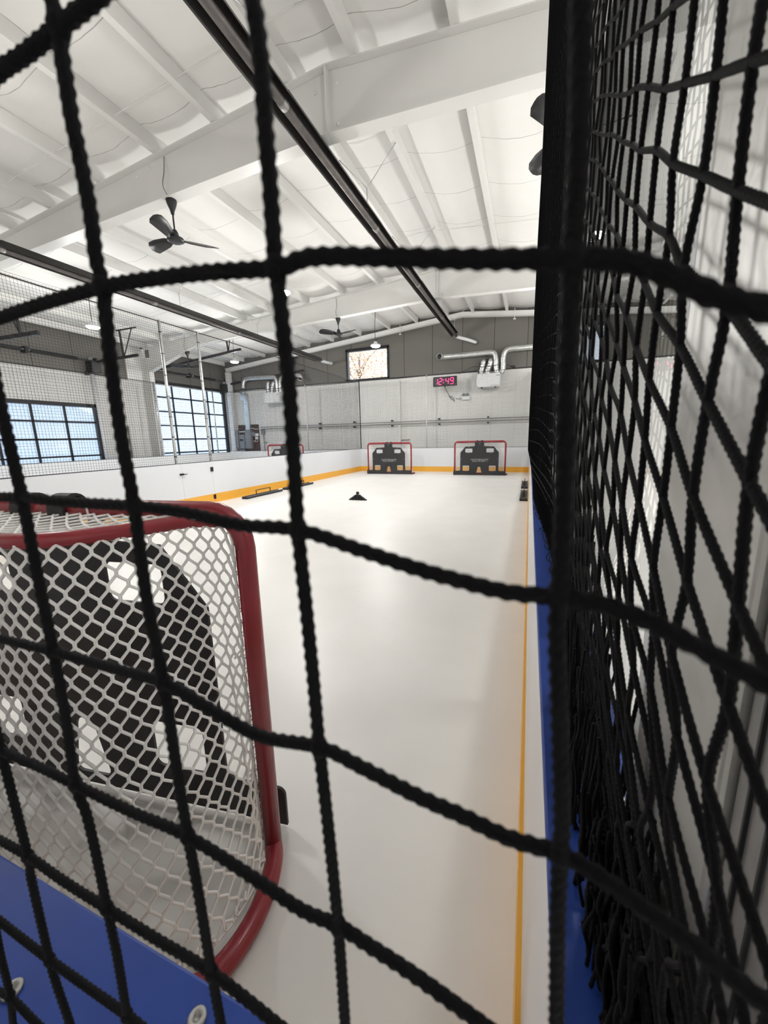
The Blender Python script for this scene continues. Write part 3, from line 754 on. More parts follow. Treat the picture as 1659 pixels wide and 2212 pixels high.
def duct(P, r, name, parent, m='galv', cp=.06, corr=.018, n=5):
    mb = MB(); mb.tube(resample(spline(P, 8), cp/4), r, 16, corr=corr, cpitch=cp); return mb.build(name, m, parent)
def nozzle(p, d, r, parent):
    p = Vector(p); d = Vector(d).normalized(); e = p+d*.12
    mb = MB(); mb.tube([p, e], lambda t: r*(1.02+.12*t), 18, cap=False); mb.build('nozzle_ring', 'white', parent)
    mb = MB(); mb.tube([e-d*.03, e-d*.025], r*.86, 16); mb.build('nozzle_opening', 'black', parent)
u = empty('air_unit', (-1.63, 16.35, 3.33), 'white ventilation unit with four silver ducts right of the clock', 'ventilation unit', 'ventilation units')
mb = MB(); mb.box(-2.08, -1.19, 16.18, 16.62, 3.335, 3.845); mb.build('cabinet', 'white', u, bevel=.012)
mb = MB(); mb.box(-1.335, -1.20, 16.176, 16.181, 3.735, 3.755); mb.box(-2.07, -2.04, 16.176, 16.181, 3.36, 3.39)
for k in range(9): mb.beam((-1.53+k*.033, 16.178, 3.375+.01*(k % 2)), (-1.50+k*.033, 16.178, 3.395-.008*(k % 3)), .008, .003, up=(0,1,0))
mb.build('badge', 'tape', u)
mb = MB(); mb.box(-1.93, -1.86, 16.25, 16.5, 3.315, 3.335); mb.box(-1.40, -1.33, 16.25, 16.5, 3.315, 3.335); mb.build('foot', 'black', u)
duct([(-1.31, 16.38, 3.84), (-1.36, 16.38, 4.05), (-1.38, 16.38, 4.40), (-1.44, 16.38, 4.58), (-1.62, 16.38, 4.645), (-2.4, 16.38, 4.645), (-3.43, 16.38, 4.645)], .105, 'left_duct', u)
duct([(-3.40, 16.38, 4.645), (-3.50, 16.36, 4.645), (-3.56, 16.26, 4.64)], .105, 'duct_elbow', u)
nozzle((-3.56, 16.26, 4.64), (-.25, -1, -.05), .105, u)
duct([(-1.16, 16.38, 3.84), (-1.10, 16.38, 4.05), (-1.10, 16.38, 4.42), (-1.04, 16.38, 4.62), (-.86, 16.38, 4.70), (-.2, 16.38, 4.70), (1.6, 16.38, 4.70)], .105, 'right_duct', u)
duct([(-1.92, 16.40, 3.84), (-1.93, 16.40, 3.98), (-1.88, 16.40, 4.2), (-1.86, 16.42, 4.33), (-1.85, 16.55, 4.38), (-1.85, 16.79, 4.38)], .105, 'foil_sleeve', u, 'foil', .11, .05)
duct([(-1.68, 16.40, 3.84), (-1.68, 16.40, 3.98), (-1.60, 16.40, 4.2), (-1.58, 16.42, 4.33), (-1.57, 16.55, 4.38), (-1.57, 16.79, 4.38)], .105, 'foil_sleeve', u, 'foil', .11, .05)
mb = MB()
for x in (-2.05, -1.08): mb.tube([(x, 16.35, 3.83), (x+(.06 if x < -1.5 else -.0), 16.5, 4.3), (x, 16.78, 4.36)], .014, 6)
mb.tube(spline([(-2.9, YE-.02, 4.0), (-2.3, 16.5, 4.17), (-1.9, 16.26, 4.11), (-1.4, 16.26, 4.13), (-1.05, 16.4, 4.17), (-.75, YE-.03, 4.1)], 5), .009, 5)
mb.build('support_strap', 'black', u)
mb = MB(); mb.box(-.79, -.66, YE-.06, YE-.001, 4.07, 4.15); tag(mb.build('wall_box', 'black', bevel=.004), 'small black box on the grey wall right of the ventilation unit', 'box')
u = empty('air_unit', (-11.88, 16.35, 3.26), 'white ventilation unit with silver ducts above the neighbouring goal', 'ventilation unit', 'ventilation units')
mb = MB(); mb.box(-12.33, -11.44, 16.18, 16.62, 3.25, 3.735); mb.build('cabinet', 'white', u, bevel=.012)
mb = MB(); mb.box(-11.58, -11.45, 16.176, 16.181, 3.62, 3.64)
for k in range(8): mb.beam((-11.78+k*.033, 16.178, 3.29+.01*(k % 2)), (-11.75+k*.033, 16.178, 3.31-.008*(k % 3)), .008, .003, up=(0,1,0))
mb.build('badge', 'tape', u)
duct([(-11.66, 16.38, 3.73), (-11.66, 16.38, 4.2), (-11.72, 16.38, 4.38), (-11.9, 16.38, 4.46), (-13.1, 16.38, 4.50), (-13.5, 16.38, 4.47), (-13.62, 16.34, 4.3), (-13.64, 16.32, 4.06)], .10, 'left_duct', u)
duct([(-11.48, 16.38, 3.73), (-11.45, 16.38, 4.2), (-11.35, 16.38, 4.38), (-11.15, 16.38, 4.44), (-10.5, 16.38, 4.45), (-10.30, 16.36, 4.42), (-10.24, 16.30, 4.33)], .10, 'right_duct', u)
nozzle((-10.24, 16.30, 4.33), (.0, -.75, -.8), .10, u)
duct([(-12.20, 16.40, 3.73), (-12.20, 16.40, 3.95), (-12.17, 16.42, 4.2), (-12.17, 16.79, 4.25)], .10, 'foil_sleeve', u, 'foil', .11, .05)
duct([(-11.98, 16.40, 3.73), (-11.95, 16.40, 3.95), (-11.85, 16.42, 4.2), (-11.84, 16.79, 4.25)], .10, 'foil_sleeve', u, 'foil', .11, .05)

pp = empty('wall_pipes', (-6, 16.62, 2.0), 'pair of grey horizontal pipes along the white end wall with small clamps', 'pipes')
for z in (2.135, 2.045): mb = MB(); mb.tube([(-13.0, 16.62, z-.02), (.4, 16.62, z)], .020, 8); mb.build('pipe', 'alu_d', pp)
mb = MB(); mb.box(-13., .4, YE-.03, YE-.001, 1.99, 2.08); mb.build('backing_rail', 'steel_w', pp)
for x in (-9.55, -7.72, -5.84, -3.69, -1.64): mb = MB(); mb.box(x-.025, x+.025, 16.59, YE-.001, 2.165, 2.22); mb.box(x-.025, x+.025, 16.59, YE-.001, 1.94, 2.0); mb.build('clamp', 'black', pp)
mb = MB(); mb.tube([(-5.44, YE-.02, 1.32), (-5.05, YE-.02, 1.34)], .021, 8); tag(mb.build('pipe_stub', 'alu_d'), 'short grey pipe stub on the end wall above the left far goal', 'pipe')

X_ = lambda p: -14.62+.03*(p-512)
Z_ = lambda p: 2.24-.0246*(p-920)
eb = empty('electrical_board', (-13.9, YE-.05, .9), 'brown board with grey electrical cabinets in the far left corner', 'electrical board')
mb = MB(); mb.box(X_(514), X_(557.5), YE-.03, YE-.001, .55, Z_(918.5)); mb.build('backing', 'brown', eb)
for a, b, c, d, dep, nm in ((508.7, 516.8, 929.5, 969, .2, 'switch_cabinet'), (517, 529, 939, 969, .14, 'breaker_panel'), (531.2, 543.8, 929.3, 969, .16, 'breaker_panel'), (511.5, 527, 970.5, 985, .12, 'pull_box'), (543, 550, 934, 943.5, .1, 'junction_box')):
    mb = MB(); mb.box(X_(a), X_(b), YE-.03-dep, YE-.031, Z_(d), Z_(c)); o = mb.build(nm, 'grey', eb, bevel=.01)
    if nm == 'breaker_panel':
        q = MB(); q.box(X_(a)+.05, X_(b)-.05, YE-.036-dep, YE-.031-dep, Z_(d)+.07, Z_(c)-.07); q.build('panel_door', 'grey', o)
mb = MB(); mb.box(X_(519), X_(525.5), YE-.185, YE-.177, Z_(953), Z_(948)); mb.build('rating_label', 'black', eb)
for a, b, c, d in ((551, 557, 937, 943), (550.5, 555.5, 944, 949.5)): mb = MB(); mb.box(X_(a), X_(b), YE-.10, YE-.031, Z_(d), Z_(c)); mb.build('meter', 'white', eb, bevel=.006)
mb = MB(); mb.box(X_(514.5), X_(531), YE-.09, YE-.05, Z_(933.8), Z_(932)); mb.tube(spline([(X_(541.5), YE-.06, Z_(926)), (X_(547), YE-.06, Z_(926.2)), (X_(549), YE-.06, Z_(928)), (X_(557), YE-.06, Z_(928.2))], 4), .015, 6)
mb.tube([(X_(545), YE-.06, Z_(952.5)), (X_(550), YE-.06, Z_(952)), (X_(550.6), YE-.06, Z_(949))], .015, 6); mb.tube([(X_(545), YE-.06, Z_(954.7)), (X_(554), YE-.06, Z_(954.5)), (X_(554.5), YE-.06, Z_(950))], .015, 6); mb.build('conduit', 'white', eb)
mb = MB(); mb.box(X_(532.5), X_(541.5), YE-.13, YE-.001, Z_(929), Z_(868)); mb.box(X_(528), X_(541), YE-.17, YE-.001, Z_(869), Z_(855.5)); mb.tube([(X_(534), YE-.08, Z_(856)), (X_(533), YE-.08, Z_(848))], .09, 8); mb.build('riser_duct', 'galv', eb)
mb = MB(); mb.tube(spline([(X_(531.6), YE-.06, Z_(930)), (X_(531), YE-.06, Z_(880)), (X_(529.5), YE-.06, Z_(858)), (X_(524), YE-.06, Z_(851)), (X_(505), YE-.06, Z_(850))], 6), .018, 6); mb.build('cable', 'black', eb)
sw = empty('disconnect_switch', (X_(568), YE-.06, 1.3), 'grey switch box on a vertical conduit right of the electrical board', 'switch box')
mb = MB(); mb.box(X_(564), X_(570.5), YE-.12, YE-.001, Z_(940), Z_(929.5)); mb.build('switch_body', 'grey', sw, bevel=.01)
mb = MB(); mb.tube([(X_(567.8), YE-.06, Z_(939)), (X_(568.5), YE-.06, .3)], .022, 8); mb.box(X_(570), X_(573), YE-.08, YE-.02, Z_(957), Z_(955)); mb.build('conduit', 'grey', sw)
mb = MB(); mb.box(X_(503.3), X_(507.5), YE-.09, YE-.001, Z_(958.5), Z_(951)); tag(mb.build('wall_switch', 'black', bevel=.005), 'small black control box left of the electrical board', 'switch')

# ------------------------------------------------------------------ garage door hardware
def track(y, z0, x_end, z_end, dz, lab, hang):
    t = empty('door_track', (XW, y, z0), lab, 'door track', 'overhead door tracks')
    v = MB(); v.box(XW+.02, XW+.07, y-.03, y+.03, .1, z0-.45); v.build('vertical_rail', 'black', t)
    c = MB(); P = [(XW+.045, y, z0-.46)]+[(XW+.045+.55*(1-math.cos(a)), y, z0-.46+.5*math.sin(a)) for a in [PI/2*k/6 for k in range(7)]]
    for a, b in zip(P, P[1:]): c.beam(a, b, .05, .05, up=(0,1,0))
    c.build('curved_rail', 'black', t)
    h = MB(); h.beam((XW+.55, y, z0+.03), (x_end, y, z_end), .055, .09); h.build('horizontal_rail', 'black', t)
    for hx, zz, sp in hang:
        b = MB(); zr = z0+(z_end-z0)*(hx-XW-.55)/max(.1, x_end-XW-.55)
        b.beam((hx, y, zr), (hx-.05, y, zz), .045, .045); b.beam((hx, y, zr), (hx+sp, y, zz), .025, .025)
        b.beam((hx-.2, y, zz), (hx+sp+.2, y, zz), .04, .04); b.build('hanger', 'black', t)
track(10.06, 4.36, -12.72, 4.42, 0, 'black track of the lower glazed door, right side with two hangers', ((-13.42, 5.30, .55),))
track(5.92, 3.98, -10.5, 3.95, 0, 'black track of the lower glazed door, left side at the photo edge', ((-11.15, 4.55, -.3),))
track(12.45, 4.45, -10.36, 4.84, 0, 'black track of the taller glazed door running out past the silver posts', ((-10.95, 5.28, .12),))
track(16.60, 4.33, -10.26, 4.69, 0, 'black track of the taller glazed door along the end wall', ((-10.9, 5.3, .15),))
def shaft(y0, y1, z, lab, gap):
    s = empty('spring_shaft', (XW+.2, (y0+y1)/2, z), lab, 'spring shaft', 'door spring shafts')
    m_ = MB(); m_.tube([(XW+.2, y0, z), (XW+.2, y1, z)], .016, 8); m_.build('rod', 'galv', s)
    for a, b in gap:
        m_ = MB(); m_.tube(resample([Vector((XW+.2, a, z)), Vector((XW+.2, b, z))], .012), .052, 10, corr=.06, cpitch=.024); m_.build('spring', 'black', s)
    for y in (y0+.04, y1-.04):
        m_ = MB(); m_.tube([(XW+.2, y-.03, z), (XW+.2, y+.03, z)], .10, 14); m_.box(XW+.0, XW+.24, y+.03, y+.05, z-.14, z+.1); m_.build('cable_drum', 'black', s)
    m_ = MB(); mid = (gap[0][1]+gap[1][0])/2; m_.box(XW, XW+.26, mid-.05, mid+.05, z-.09, z+.09); m_.build('bracket', 'black', s)
shaft(5.75, 10.15, 4.43, 'black torsion spring shaft over the lower glazed door', ((6.2, 7.9), (8.15, 9.5)))
shaft(12.35, 16.75, 4.50, 'black torsion spring shaft over the taller glazed door', ((12.9, 14.15), (14.6, 15.9)))
for y, z, lab in ((10.0, 4.20, 'black opener motor at the right end of the lower glazed door'), (16.52, 4.15, 'black opener motor at the right end of the taller glazed door')):
    o = empty('door_opener', (XW+.25, y, z), lab, 'door opener', 'door openers')
    m_ = MB(); m_.box(XW+.06, XW+.42, y-.17, y+.16, z-.22, z+.2); m_.build('motor_case', 'black', o, bevel=.02)
    m_ = MB(); m_.lathe([(.06, 0), (.07, .05), (.05, .12)], (XW+.3, y-.12, z+.2), 14); m_.build('gear_cap', 'grey', o)
    m_ = MB(); m_.box(XW+.08, XW+.2, y-.24, y-.171, z-.3, z-.16); m_.build('sensor', 'black', o)
m_ = MB(); m_.tube([(XW+.26, 9.93, .0), (XW+.26, 9.90, 3.95)], .040, 10); tag(m_.build('downpipe', 'white'), 'white pipe standing beside the lower glazed door', 'pipe')
m_ = MB(); m_.box(XW+.005, XW+.05, 11.1, 11.16, .3, 2.15); tag(m_.build('wall_rod', 'alu_d'), 'thin grey rod leaning on the white wall between the glazed doors', 'rod')

# ------------------------------------------------------------------ outdoors
def tree(x, y, h, rad, mats, lab, seed, n):
    rnd = random.Random(seed); t = empty('autumn_tree', (x, y, -.12), lab, 'tree')
    tr = MB(); tr.tube([(x, y, -.12), (x+.1, y, h*.45), (x, y, h*.85)], lambda q: .22*(1-.8*q), 8)
    for k in range(16):
        a = rnd.uniform(0, 2*PI); z = h*rnd.uniform(.35, .75); tr.tube(spline([(x, y, z), (x+rad*.4*math.cos(a), y+rad*.4*math.sin(a), z+h*.14), (x+rad*.85*math.cos(a), y+rad*.85*math.sin(a), z+h*.2)], 3), lambda q: .06*(1-.85*q), 5)
    tr.build('trunk', 'trunk', t)
    lf = MB()
    for k in range(n):
        a = rnd.uniform(0, 2*PI); p = rnd.random()**.5; ph = rnd.uniform(-1, 1)
        c = Vector((x+rad*p*math.cos(a)*math.sqrt(1-ph*ph*.7), y+rad*p*math.sin(a)*math.sqrt(1-ph*ph*.7), h*.68+h*.33*ph))
        u_ = Vector((rnd.gauss(0,1), rnd.gauss(0,1), rnd.gauss(0,1))).normalized()*.075; v_ = u_.orthogonal().normalized()*.055
        lf.cur = 0 if rnd.random() < .45 else 1
        lf.add([c-u_, c+v_, c+u_, c-v_], [(0,1,2,3)])
    o = lf.build('foliage', mats, t)
tree(-11.3, 25.5, 8.2, 2.6, ['leaf', 'leaf2'], 'orange and yellow autumn tree outside the gable window', 4, 5600)
hb = empty('neighbour_building', (-33, 12, -.12), 'pale grey building outside beyond the glazed doors', 'building')
m_ = MB(); m_.box(-39, -31, 4, 21, -.12, 2.9); m_.build('wall', 'siding', hb)
m_ = MB(); m_.prism([(-39.3, 3.7, 2.9), (-30.7, 3.7, 2.9), (-35, 3.7, 4.6)], (0, 17.6, 0)); m_.build('roof', 'roof', hb)
for y in (7.5, 12.5, 17): m_ = MB(); m_.box(-31.01, -30.95, y, y+1.3, .9, 2.2); m_.build('window', 'white', hb)

# ------------------------------------------------------------------ black net hanging along the right boards
def gY(Y): return Y if Y < .6 else .6+.25*(1-math.exp(-(Y-.6)/.25))
def netX(Y, z):
    top = .060 if Y < .55 else .060-.062*smooth01((Y-.55)/1.1)
    base = .088+.014*smooth01((Y-.5)/.5)-.052*smooth01((Y-1.3)/1.8)
    w = smooth01((z-ZB)/.44)
    return base+(top-base)*w+.004*math.sin(z*9+Y*3)*math.exp(-Y)*smooth01((Y-.5)/.3)
sn = empty('safety_net', (.06, 2, ZB), 'slack black net hanging along the right boards and across the aluminium post', 'net', 'safety nets')
rnd = random.Random(21)
jit = {}
def node(j, k):
    """knot of vertical cord j and cross cord k"""
    Y = .098+.0385*j
    z = H+.665*gY(Y)-.006-.0335*k
    if (j, k) not in jit: jit[(j, k)] = (rnd.uniform(-1, 1), rnd.uniform(-1, 1), rnd.uniform(-1, 1))
    a = jit[(j, k)]; low = smooth01((H+.05-z)/.35)
    Y += .0025*a[0]+low*.010*math.sin(k*2.1+j*1.3)+low*.004*a[0]; z += .002*a[1]
    return Vector((netX(max(Y, .05), z)+.0015*a[2], Y, z))
near = MB(); far = MB(); NJ = 22; R0 = .00175
KT, KB = -24, 30
for j in range(0, NJ):
    ks = [k for k in range(KT, KB) if H+.665*gY(.098+.0385*j)-.006-.0335*k > ZB+.012]
    P = spline([node(j, k) for k in ks], 4)
    if j < 12: near.tube(resample(P, .0011), R0, 7, lobes=3, amp=.12, lead=.0105)
    else: near.tube(P, R0, 6)
for k in range(KT, KB):
    js = [j for j in range(-1, NJ) if ZB+.012 < H+.665*gY(.098+.0385*j)-.006-.0335*k]
    run = [node(j, k) for j in js]
    if len(run) > 1:
        vis = [p for p in run if p.y < .62]
        P = spline(run, 4)
        A = [p for p in P if p.y < .6]; B = [p for p in P if p.y >= .57]
        if len(A) > 2: near.tube(resample(A, .0011), R0, 7, lobes=3, amp=.12, lead=.0105)
        if len(B) > 2: near.tube(B, R0, 6)
near.build('near_mesh', 'cord', sn)
for j in range(NJ*2, 1060):
    Y = .098+.01925*NJ*2+(.0085*(j-NJ*2) if j < 344 else .0085*300+.0185*(j-344))
    zz = [ZB+.004+(3.9-ZB)*(t/15)**1.5 for t in range(16)]
    far.tube([(netX(Y, z)+.002*math.sin(j*1.7), Y+.004*math.sin(z*11+j), z) for z in zz], .0021, 4, cap=False)
for j in range(0, NJ):                                  # upper part of the near cords
    Y = .098+.0385*j; z0 = H+.665*gY(Y)-.006-.0335*KT
    far.tube([(netX(Y, z), Y, z) for z in (z0, (z0+3.9)/2, 3.9)], R0, 4, cap=False)
YK = [.098+.0385*(NJ-1)]
while YK[-1] < 15.8: YK.append(YK[-1]+.03+.06*(YK[-1]-.8))
for k in range(-75, KB):
    P = []
    for Y in YK:
        z = H+.665*gY(Y)-.006-.0335*k+.006*math.sin(Y*9+k)*math.exp(-(Y-.9))
        if ZB < z < 3.92: P.append((netX(Y, z), Y, z))
    if len(P) > 1: far.tube(P, R0, 4, cap=False)
far.build('far_mesh', 'cord', sn)
# slack folds bunched on the cap rail
sl = MB()
for q in range(210):
    y = .205+rnd.random()**1.1*.50; x = rnd.uniform(.064+.02*(y < .3), .104); z1 = ZB+rnd.uniform(.06, .12+.5*(y-.15)); ln = rnd.uniform(-.02, .04)
    P = [Vector((x+rnd.uniform(-.004, .004), y+ln*t/5+rnd.uniform(-.006, .006), ZB+.003+(z1-ZB)*t/5)) for t in range(6)]
    sl.tube(resample(spline(P, 5), .0022), R0, 6, lobes=3, amp=.12, lead=.0105)
for q in range(120):
    y = .19+rnd.random()*.15; x = rnd.uniform(.070, .106); z1 = ZB+rnd.uniform(.05, .15); ln = rnd.uniform(-.01, .03)
    P = [Vector((x+rnd.uniform(-.003, .003), y+ln*t/5+rnd.uniform(-.005, .005), ZB+.003+(z1-ZB)*t/5)) for t in range(6)]
    sl.tube(resample(spline(P, 5), .0022), R0, 6, lobes=3, amp=.12, lead=.0105)
for q in range(26):
    y = rnd.uniform(.5, 3.); x = netX(y, ZB)+rnd.uniform(-.014, .014)
    P = [Vector((x+rnd.uniform(-.012, .012), y+t*.07, ZB+.004+rnd.random()*.02)) for t in range(6)]
    sl.tube(spline(P, 4), R0, 5)
sl.build('slack_folds', 'cord', sn)

# ------------------------------------------------------------------ black net directly in front of the camera, on the back boards
fn = empty('safety_net', (-.1, .08, ZB), 'thick black knotted net right in front of the camera, standing over the blue back boards', 'net', 'safety nets')
V_ = [
    ('Vm1', [(-0.2798,0.0800,1.1655), (-0.2834,0.0800,1.1430), (-0.2864,0.0800,1.1053), (-0.2935,0.0800,1.0764)]),
    ('V0', [(-0.2241,0.0800,1.3169), (-0.2247,0.0800,1.3015), (-0.2240,0.0800,1.2407), (-0.2262,0.0800,1.2246), (-0.2279,0.0800,1.1705), (-0.2275,0.0800,1.1562), (-0.2233,0.0800,1.1262)]),
    ('V1', [(-0.1691,0.0800,1.4663), (-0.1691,0.0800,1.4555), (-0.1681,0.0800,1.4355), (-0.1675,0.0800,1.4231), (-0.1677,0.0800,1.3956), (-0.1678,0.0800,1.3632), (-0.1685,0.0800,1.3363), (-0.1714,0.0800,1.3014), (-0.1680,0.0800,1.2875), (-0.1670,0.0800,1.2632), (-0.1671,0.0800,1.2375), (-0.1670,0.0800,1.2061), (-0.1688,0.0800,1.1708), (-0.1694,0.0800,1.1589)]),
    ('V2', [(-0.1135,0.0800,1.5511), (-0.1138,0.0800,1.5476), (-0.1129,0.0800,1.5417), (-0.1132,0.0800,1.5363), (-0.1131,0.0800,1.5296), (-0.1131,0.0800,1.5232), (-0.1124,0.0800,1.5157), (-0.1118,0.0800,1.5080), (-0.1114,0.0800,1.5002), (-0.1119,0.0800,1.4903), (-0.1110,0.0800,1.4831), (-0.1123,0.0800,1.4631), (-0.1125,0.0800,1.4410), (-0.1115,0.0800,1.4224), (-0.1121,0.0800,1.3914), (-0.1100,0.0800,1.3628), (-0.1099,0.0800,1.3287), (-0.1092,0.0800,1.3009), (-0.1080,0.0800,1.2737), (-0.1072,0.0800,1.2365), (-0.1061,0.0800,1.2094), (-0.1057,0.0800,1.1998)]),
    ('V3', [(-0.0564,0.0800,1.5310), (-0.0560,0.0800,1.5279), (-0.0554,0.0800,1.5222), (-0.0550,0.0800,1.5136), (-0.0551,0.0800,1.5048), (-0.0549,0.0800,1.4954), (-0.0550,0.0800,1.4825), (-0.0548,0.0800,1.4788), (-0.0541,0.0800,1.4653), (-0.0535,0.0800,1.4488), (-0.0537,0.0800,1.4187), (-0.0528,0.0800,1.3970), (-0.0520,0.0800,1.3754), (-0.0515,0.0800,1.3558), (-0.0501,0.0800,1.3269), (-0.0488,0.0800,1.2922), (-0.0483,0.0800,1.2504), (-0.0482,0.0800,1.2423)]),
    ('V4', [(0.0043,0.0800,1.5097), (0.0044,0.0800,1.5074), (0.0052,0.0800,1.4912), (0.0055,0.0800,1.4706), (0.0058,0.0800,1.4557), (0.0060,0.0800,1.4452), (0.0067,0.0800,1.4314), (0.0071,0.0800,1.4088), (0.0072,0.0800,1.4002), (0.0087,0.0800,1.3830), (0.0108,0.0800,1.3559), (0.0111,0.0800,1.3466), (0.0115,0.0800,1.3296), (0.0132,0.0796,1.2948), (0.0134,0.0795,1.2889)]),
]
H_ = [
    ('H0', [(-0.1474,0.0800,1.5387), (-0.1381,0.0800,1.5402), (-0.1269,0.0800,1.5405), (-0.1129,0.0800,1.5416), (-0.1065,0.0800,1.5421), (-0.0994,0.0800,1.5427), (-0.0938,0.0800,1.5433)]),
    ('H1', [(-0.1705,0.0800,1.4801), (-0.1597,0.0800,1.4812), (-0.1358,0.0800,1.4825), (-0.1110,0.0800,1.4831), (-0.0948,0.0800,1.4825), (-0.0742,0.0800,1.4810), (-0.0548,0.0800,1.4789), (-0.0453,0.0800,1.4795), (-0.0276,0.0800,1.4764), (-0.0121,0.0800,1.4735), (0.0055,0.0800,1.4706), (0.0132,0.0796,1.4689), (0.0193,0.0776,1.4651), (0.0248,0.0758,1.4609), (0.0307,0.0738,1.4576), (0.0336,0.0729,1.4556)]),
    ('H2', [(-0.1931,0.0800,1.4225), (-0.1675,0.0800,1.4231), (-0.1418,0.0800,1.4224), (-0.1115,0.0800,1.4224), (-0.0911,0.0800,1.4214), (-0.0717,0.0800,1.4189), (-0.0537,0.0800,1.4187), (-0.0365,0.0800,1.4148), (-0.0227,0.0800,1.4116), (-0.0122,0.0800,1.4097), (-0.0025,0.0800,1.4084), (0.0071,0.0800,1.4086), (0.0157,0.0788,1.4084), (0.0226,0.0765,1.4070), (0.0288,0.0744,1.4046), (0.0372,0.0717,1.4013), (0.0403,0.0707,1.4000)]),
    ('H3', [(-0.2170,0.0800,1.3616), (-0.2032,0.0800,1.3624), (-0.1678,0.0800,1.3632), (-0.1378,0.0800,1.3631), (-0.1100,0.0800,1.3628), (-0.0916,0.0800,1.3581), (-0.0724,0.0800,1.3535), (-0.0515,0.0800,1.3558), (-0.0387,0.0800,1.3534), (-0.0231,0.0800,1.3498), (-0.0111,0.0800,1.3480), (-0.0001,0.0800,1.3460), (0.0112,0.0800,1.3463), (0.0193,0.0776,1.3463), (0.0274,0.0749,1.3450), (0.0345,0.0726,1.3438), (0.0410,0.0704,1.3418), (0.0441,0.0694,1.3412), (0.0475,0.0683,1.3403)]),
    ('H4', [(-0.2404,0.0800,1.3023), (-0.2247,0.0800,1.3015), (-0.1972,0.0800,1.3021), (-0.1714,0.0800,1.3014), (-0.1394,0.0800,1.3004), (-0.1092,0.0800,1.3009), (-0.0784,0.0800,1.2952), (-0.0623,0.0800,1.2916), (-0.0488,0.0800,1.2922), (-0.0380,0.0800,1.2901), (-0.0235,0.0800,1.2870), (-0.0049,0.0800,1.2812), (0.0013,0.0800,1.2790)]),
    ('H5', [(-0.2652,0.0800,1.2392), (-0.2477,0.0800,1.2405), (-0.2239,0.0800,1.2410), (-0.1961,0.0800,1.2383), (-0.1671,0.0800,1.2375), (-0.1363,0.0800,1.2367), (-0.1072,0.0800,1.2365), (-0.0774,0.0800,1.2298), (-0.0690,0.0800,1.2269)]),
    ('H6', [(-0.2901,0.0800,1.1757), (-0.2724,0.0800,1.1730), (-0.2279,0.0800,1.1705), (-0.1970,0.0800,1.1705), (-0.1688,0.0800,1.1708), (-0.1519,0.0800,1.1685)]),
    ('H7', [(-0.3109,0.0800,1.0960), (-0.2869,0.0800,1.1038), (-0.2613,0.0800,1.0993), (-0.2444,0.0800,1.0970)]),
]
fm = MB(); RF = .00178
for n_, P in V_+H_:
    P = [Vector(p) for p in P]
    ex = 1 if n_[0] == 'V' else 0
    fm.tube(resample(spline(P, 6), .00055), RF, 9, lobes=3, amp=.12, lead=.0105)
# the net carries on beyond what the photo shows
V4x = .0134
outer = MB()
def cont(a, b): outer.tube(resample(spline([a, Vector(a).lerp(Vector(b), .5)+Vector((0, .001, -.002)), b], 8), .002), RF, 6, lobes=3, amp=.12, lead=.0105)
vx = {'Vm1': (-.285,), 'V0': (-.2250,), 'V1': (-.169,), 'V2': (-.1135,), 'V3': (-.0564,), 'V4': (.0043,)}
for n_, P in V_:
    a = P[0]; b = P[-1]
    cont(a, (a[0]-.002, .08, 1.95)); cont(b, (b[0]+.001, .085, ZB+.002))
for n_, P in H_:
    a = P[0]; cont((-.65, .08, a[2]+.004), a)
    b = P[-1]
    cont(b, (b[0]+.05 if b[0] > .02 else .06, max(.045, b[1]-.012), b[2]-(.01 if b[0] > .02 else .03)))
for k in range(1, 7): cont((-.285-.0575*k, .08, 1.95), (-.285-.0575*k, .085, ZB+.002))
for k in range(1, 7): cont((-.65, .08, 1.5405+.058*k), (.06, .07, 1.5425+.058*k))
# knots where the cords cross
kn = fm
def crossings():
    for n1, P1 in V_:
        S1 = spline([Vector(p) for p in P1], 10)
        for n2, P2 in H_:
            S2 = spline([Vector(p) for p in P2], 10)
            best = min(((a-b).length, i) for i, a in enumerate(S1) for b in S2)
            if best[0] < .0045:
                yield S1[best[1]]
for p in crossings():
    kn.lathe([(.0006, -.0030), (.0020, -.0022), (.0027, 0), (.0020, .0022), (.0006, .0030)], p, 12)
fm.build('mesh', 'cord', fn); outer.build('outer_mesh', 'cord', fn)

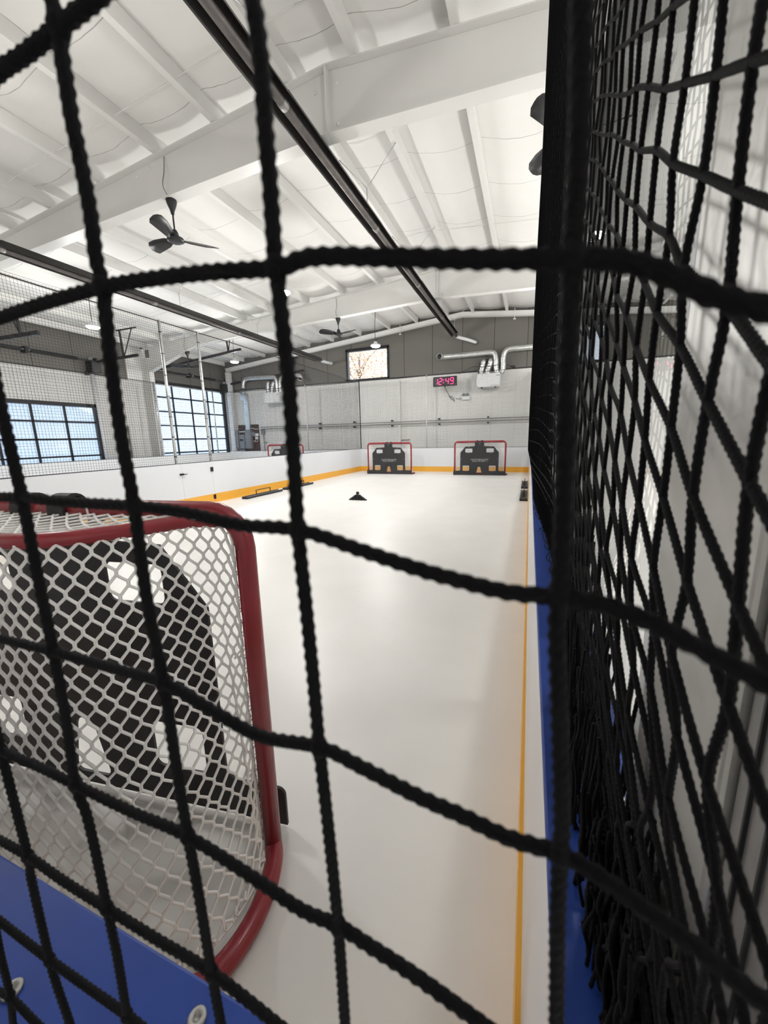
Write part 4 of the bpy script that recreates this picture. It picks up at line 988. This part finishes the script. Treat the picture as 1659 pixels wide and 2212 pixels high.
# ------------------------------------------------------------------ daylight, camera
w = bpy.data.worlds.new('sky'); SC.world = w; w.use_nodes = True
nt = w.node_tree; bg = nt.nodes['Background']
tc = nt.nodes.new('ShaderNodeTexCoord'); sp = nt.nodes.new('ShaderNodeSeparateXYZ'); rp = nt.nodes.new('ShaderNodeValToRGB')
nt.links.new(tc.outputs['Generated'], sp.inputs[0]); nt.links.new(sp.outputs[2], rp.inputs[0]); nt.links.new(rp.outputs[0], bg.inputs[0])
rp.color_ramp.elements[0].position = .0; rp.color_ramp.elements[0].color = (.93, .96, 1., 1)
rp.color_ramp.elements[1].position = .6; rp.color_ramp.elements[1].color = (.80, .89, 1., 1)
bg.inputs[1].default_value = 3.0

cam = bpy.data.cameras.new('camera'); co = bpy.data.objects.new('camera', cam); COL.objects.link(co)
yaw, pitch, roll = 0.36282, 0.19191, -0.02242
fwd = Vector((-math.sin(yaw)*math.cos(pitch), math.cos(yaw)*math.cos(pitch), -math.sin(pitch)))
rt = Vector((math.cos(yaw), math.sin(yaw), 0)); up = rt.cross(fwd)
r2 = rt*math.cos(roll)+up*math.sin(roll); u2 = -rt*math.sin(roll)+up*math.cos(roll)
co.matrix_world = Matrix(((r2.x, u2.x, -fwd.x, 0), (r2.y, u2.y, -fwd.y, 0), (r2.z, u2.z, -fwd.z, H), (0, 0, 0, 1)))
cam.sensor_fit = 'VERTICAL'; cam.sensor_height = 36; cam.sensor_width = 27; cam.lens = 13.4029
cam.clip_start = .004; cam.clip_end = 200
cam.dof.use_dof = True; cam.dof.focus_distance = 3.2; cam.dof.aperture_fstop = 13.
SC.camera = co
SC.view_settings.view_transform = 'Standard'; SC.view_settings.look = 'None'
SC.view_settings.exposure = 0.08; SC.view_settings.gamma = 1.
SC.cycles.diffuse_bounces = 4; SC.cycles.glossy_bounces = 3; SC.cycles.max_bounces = 7; SC.cycles.transparent_max_bounces = 24
SC.cycles.use_adaptive_sampling = True; SC.cycles.adaptive_threshold = .08; SC.cycles.adaptive_min_samples = 16
SC.cycles.sample_clamp_indirect = 8.
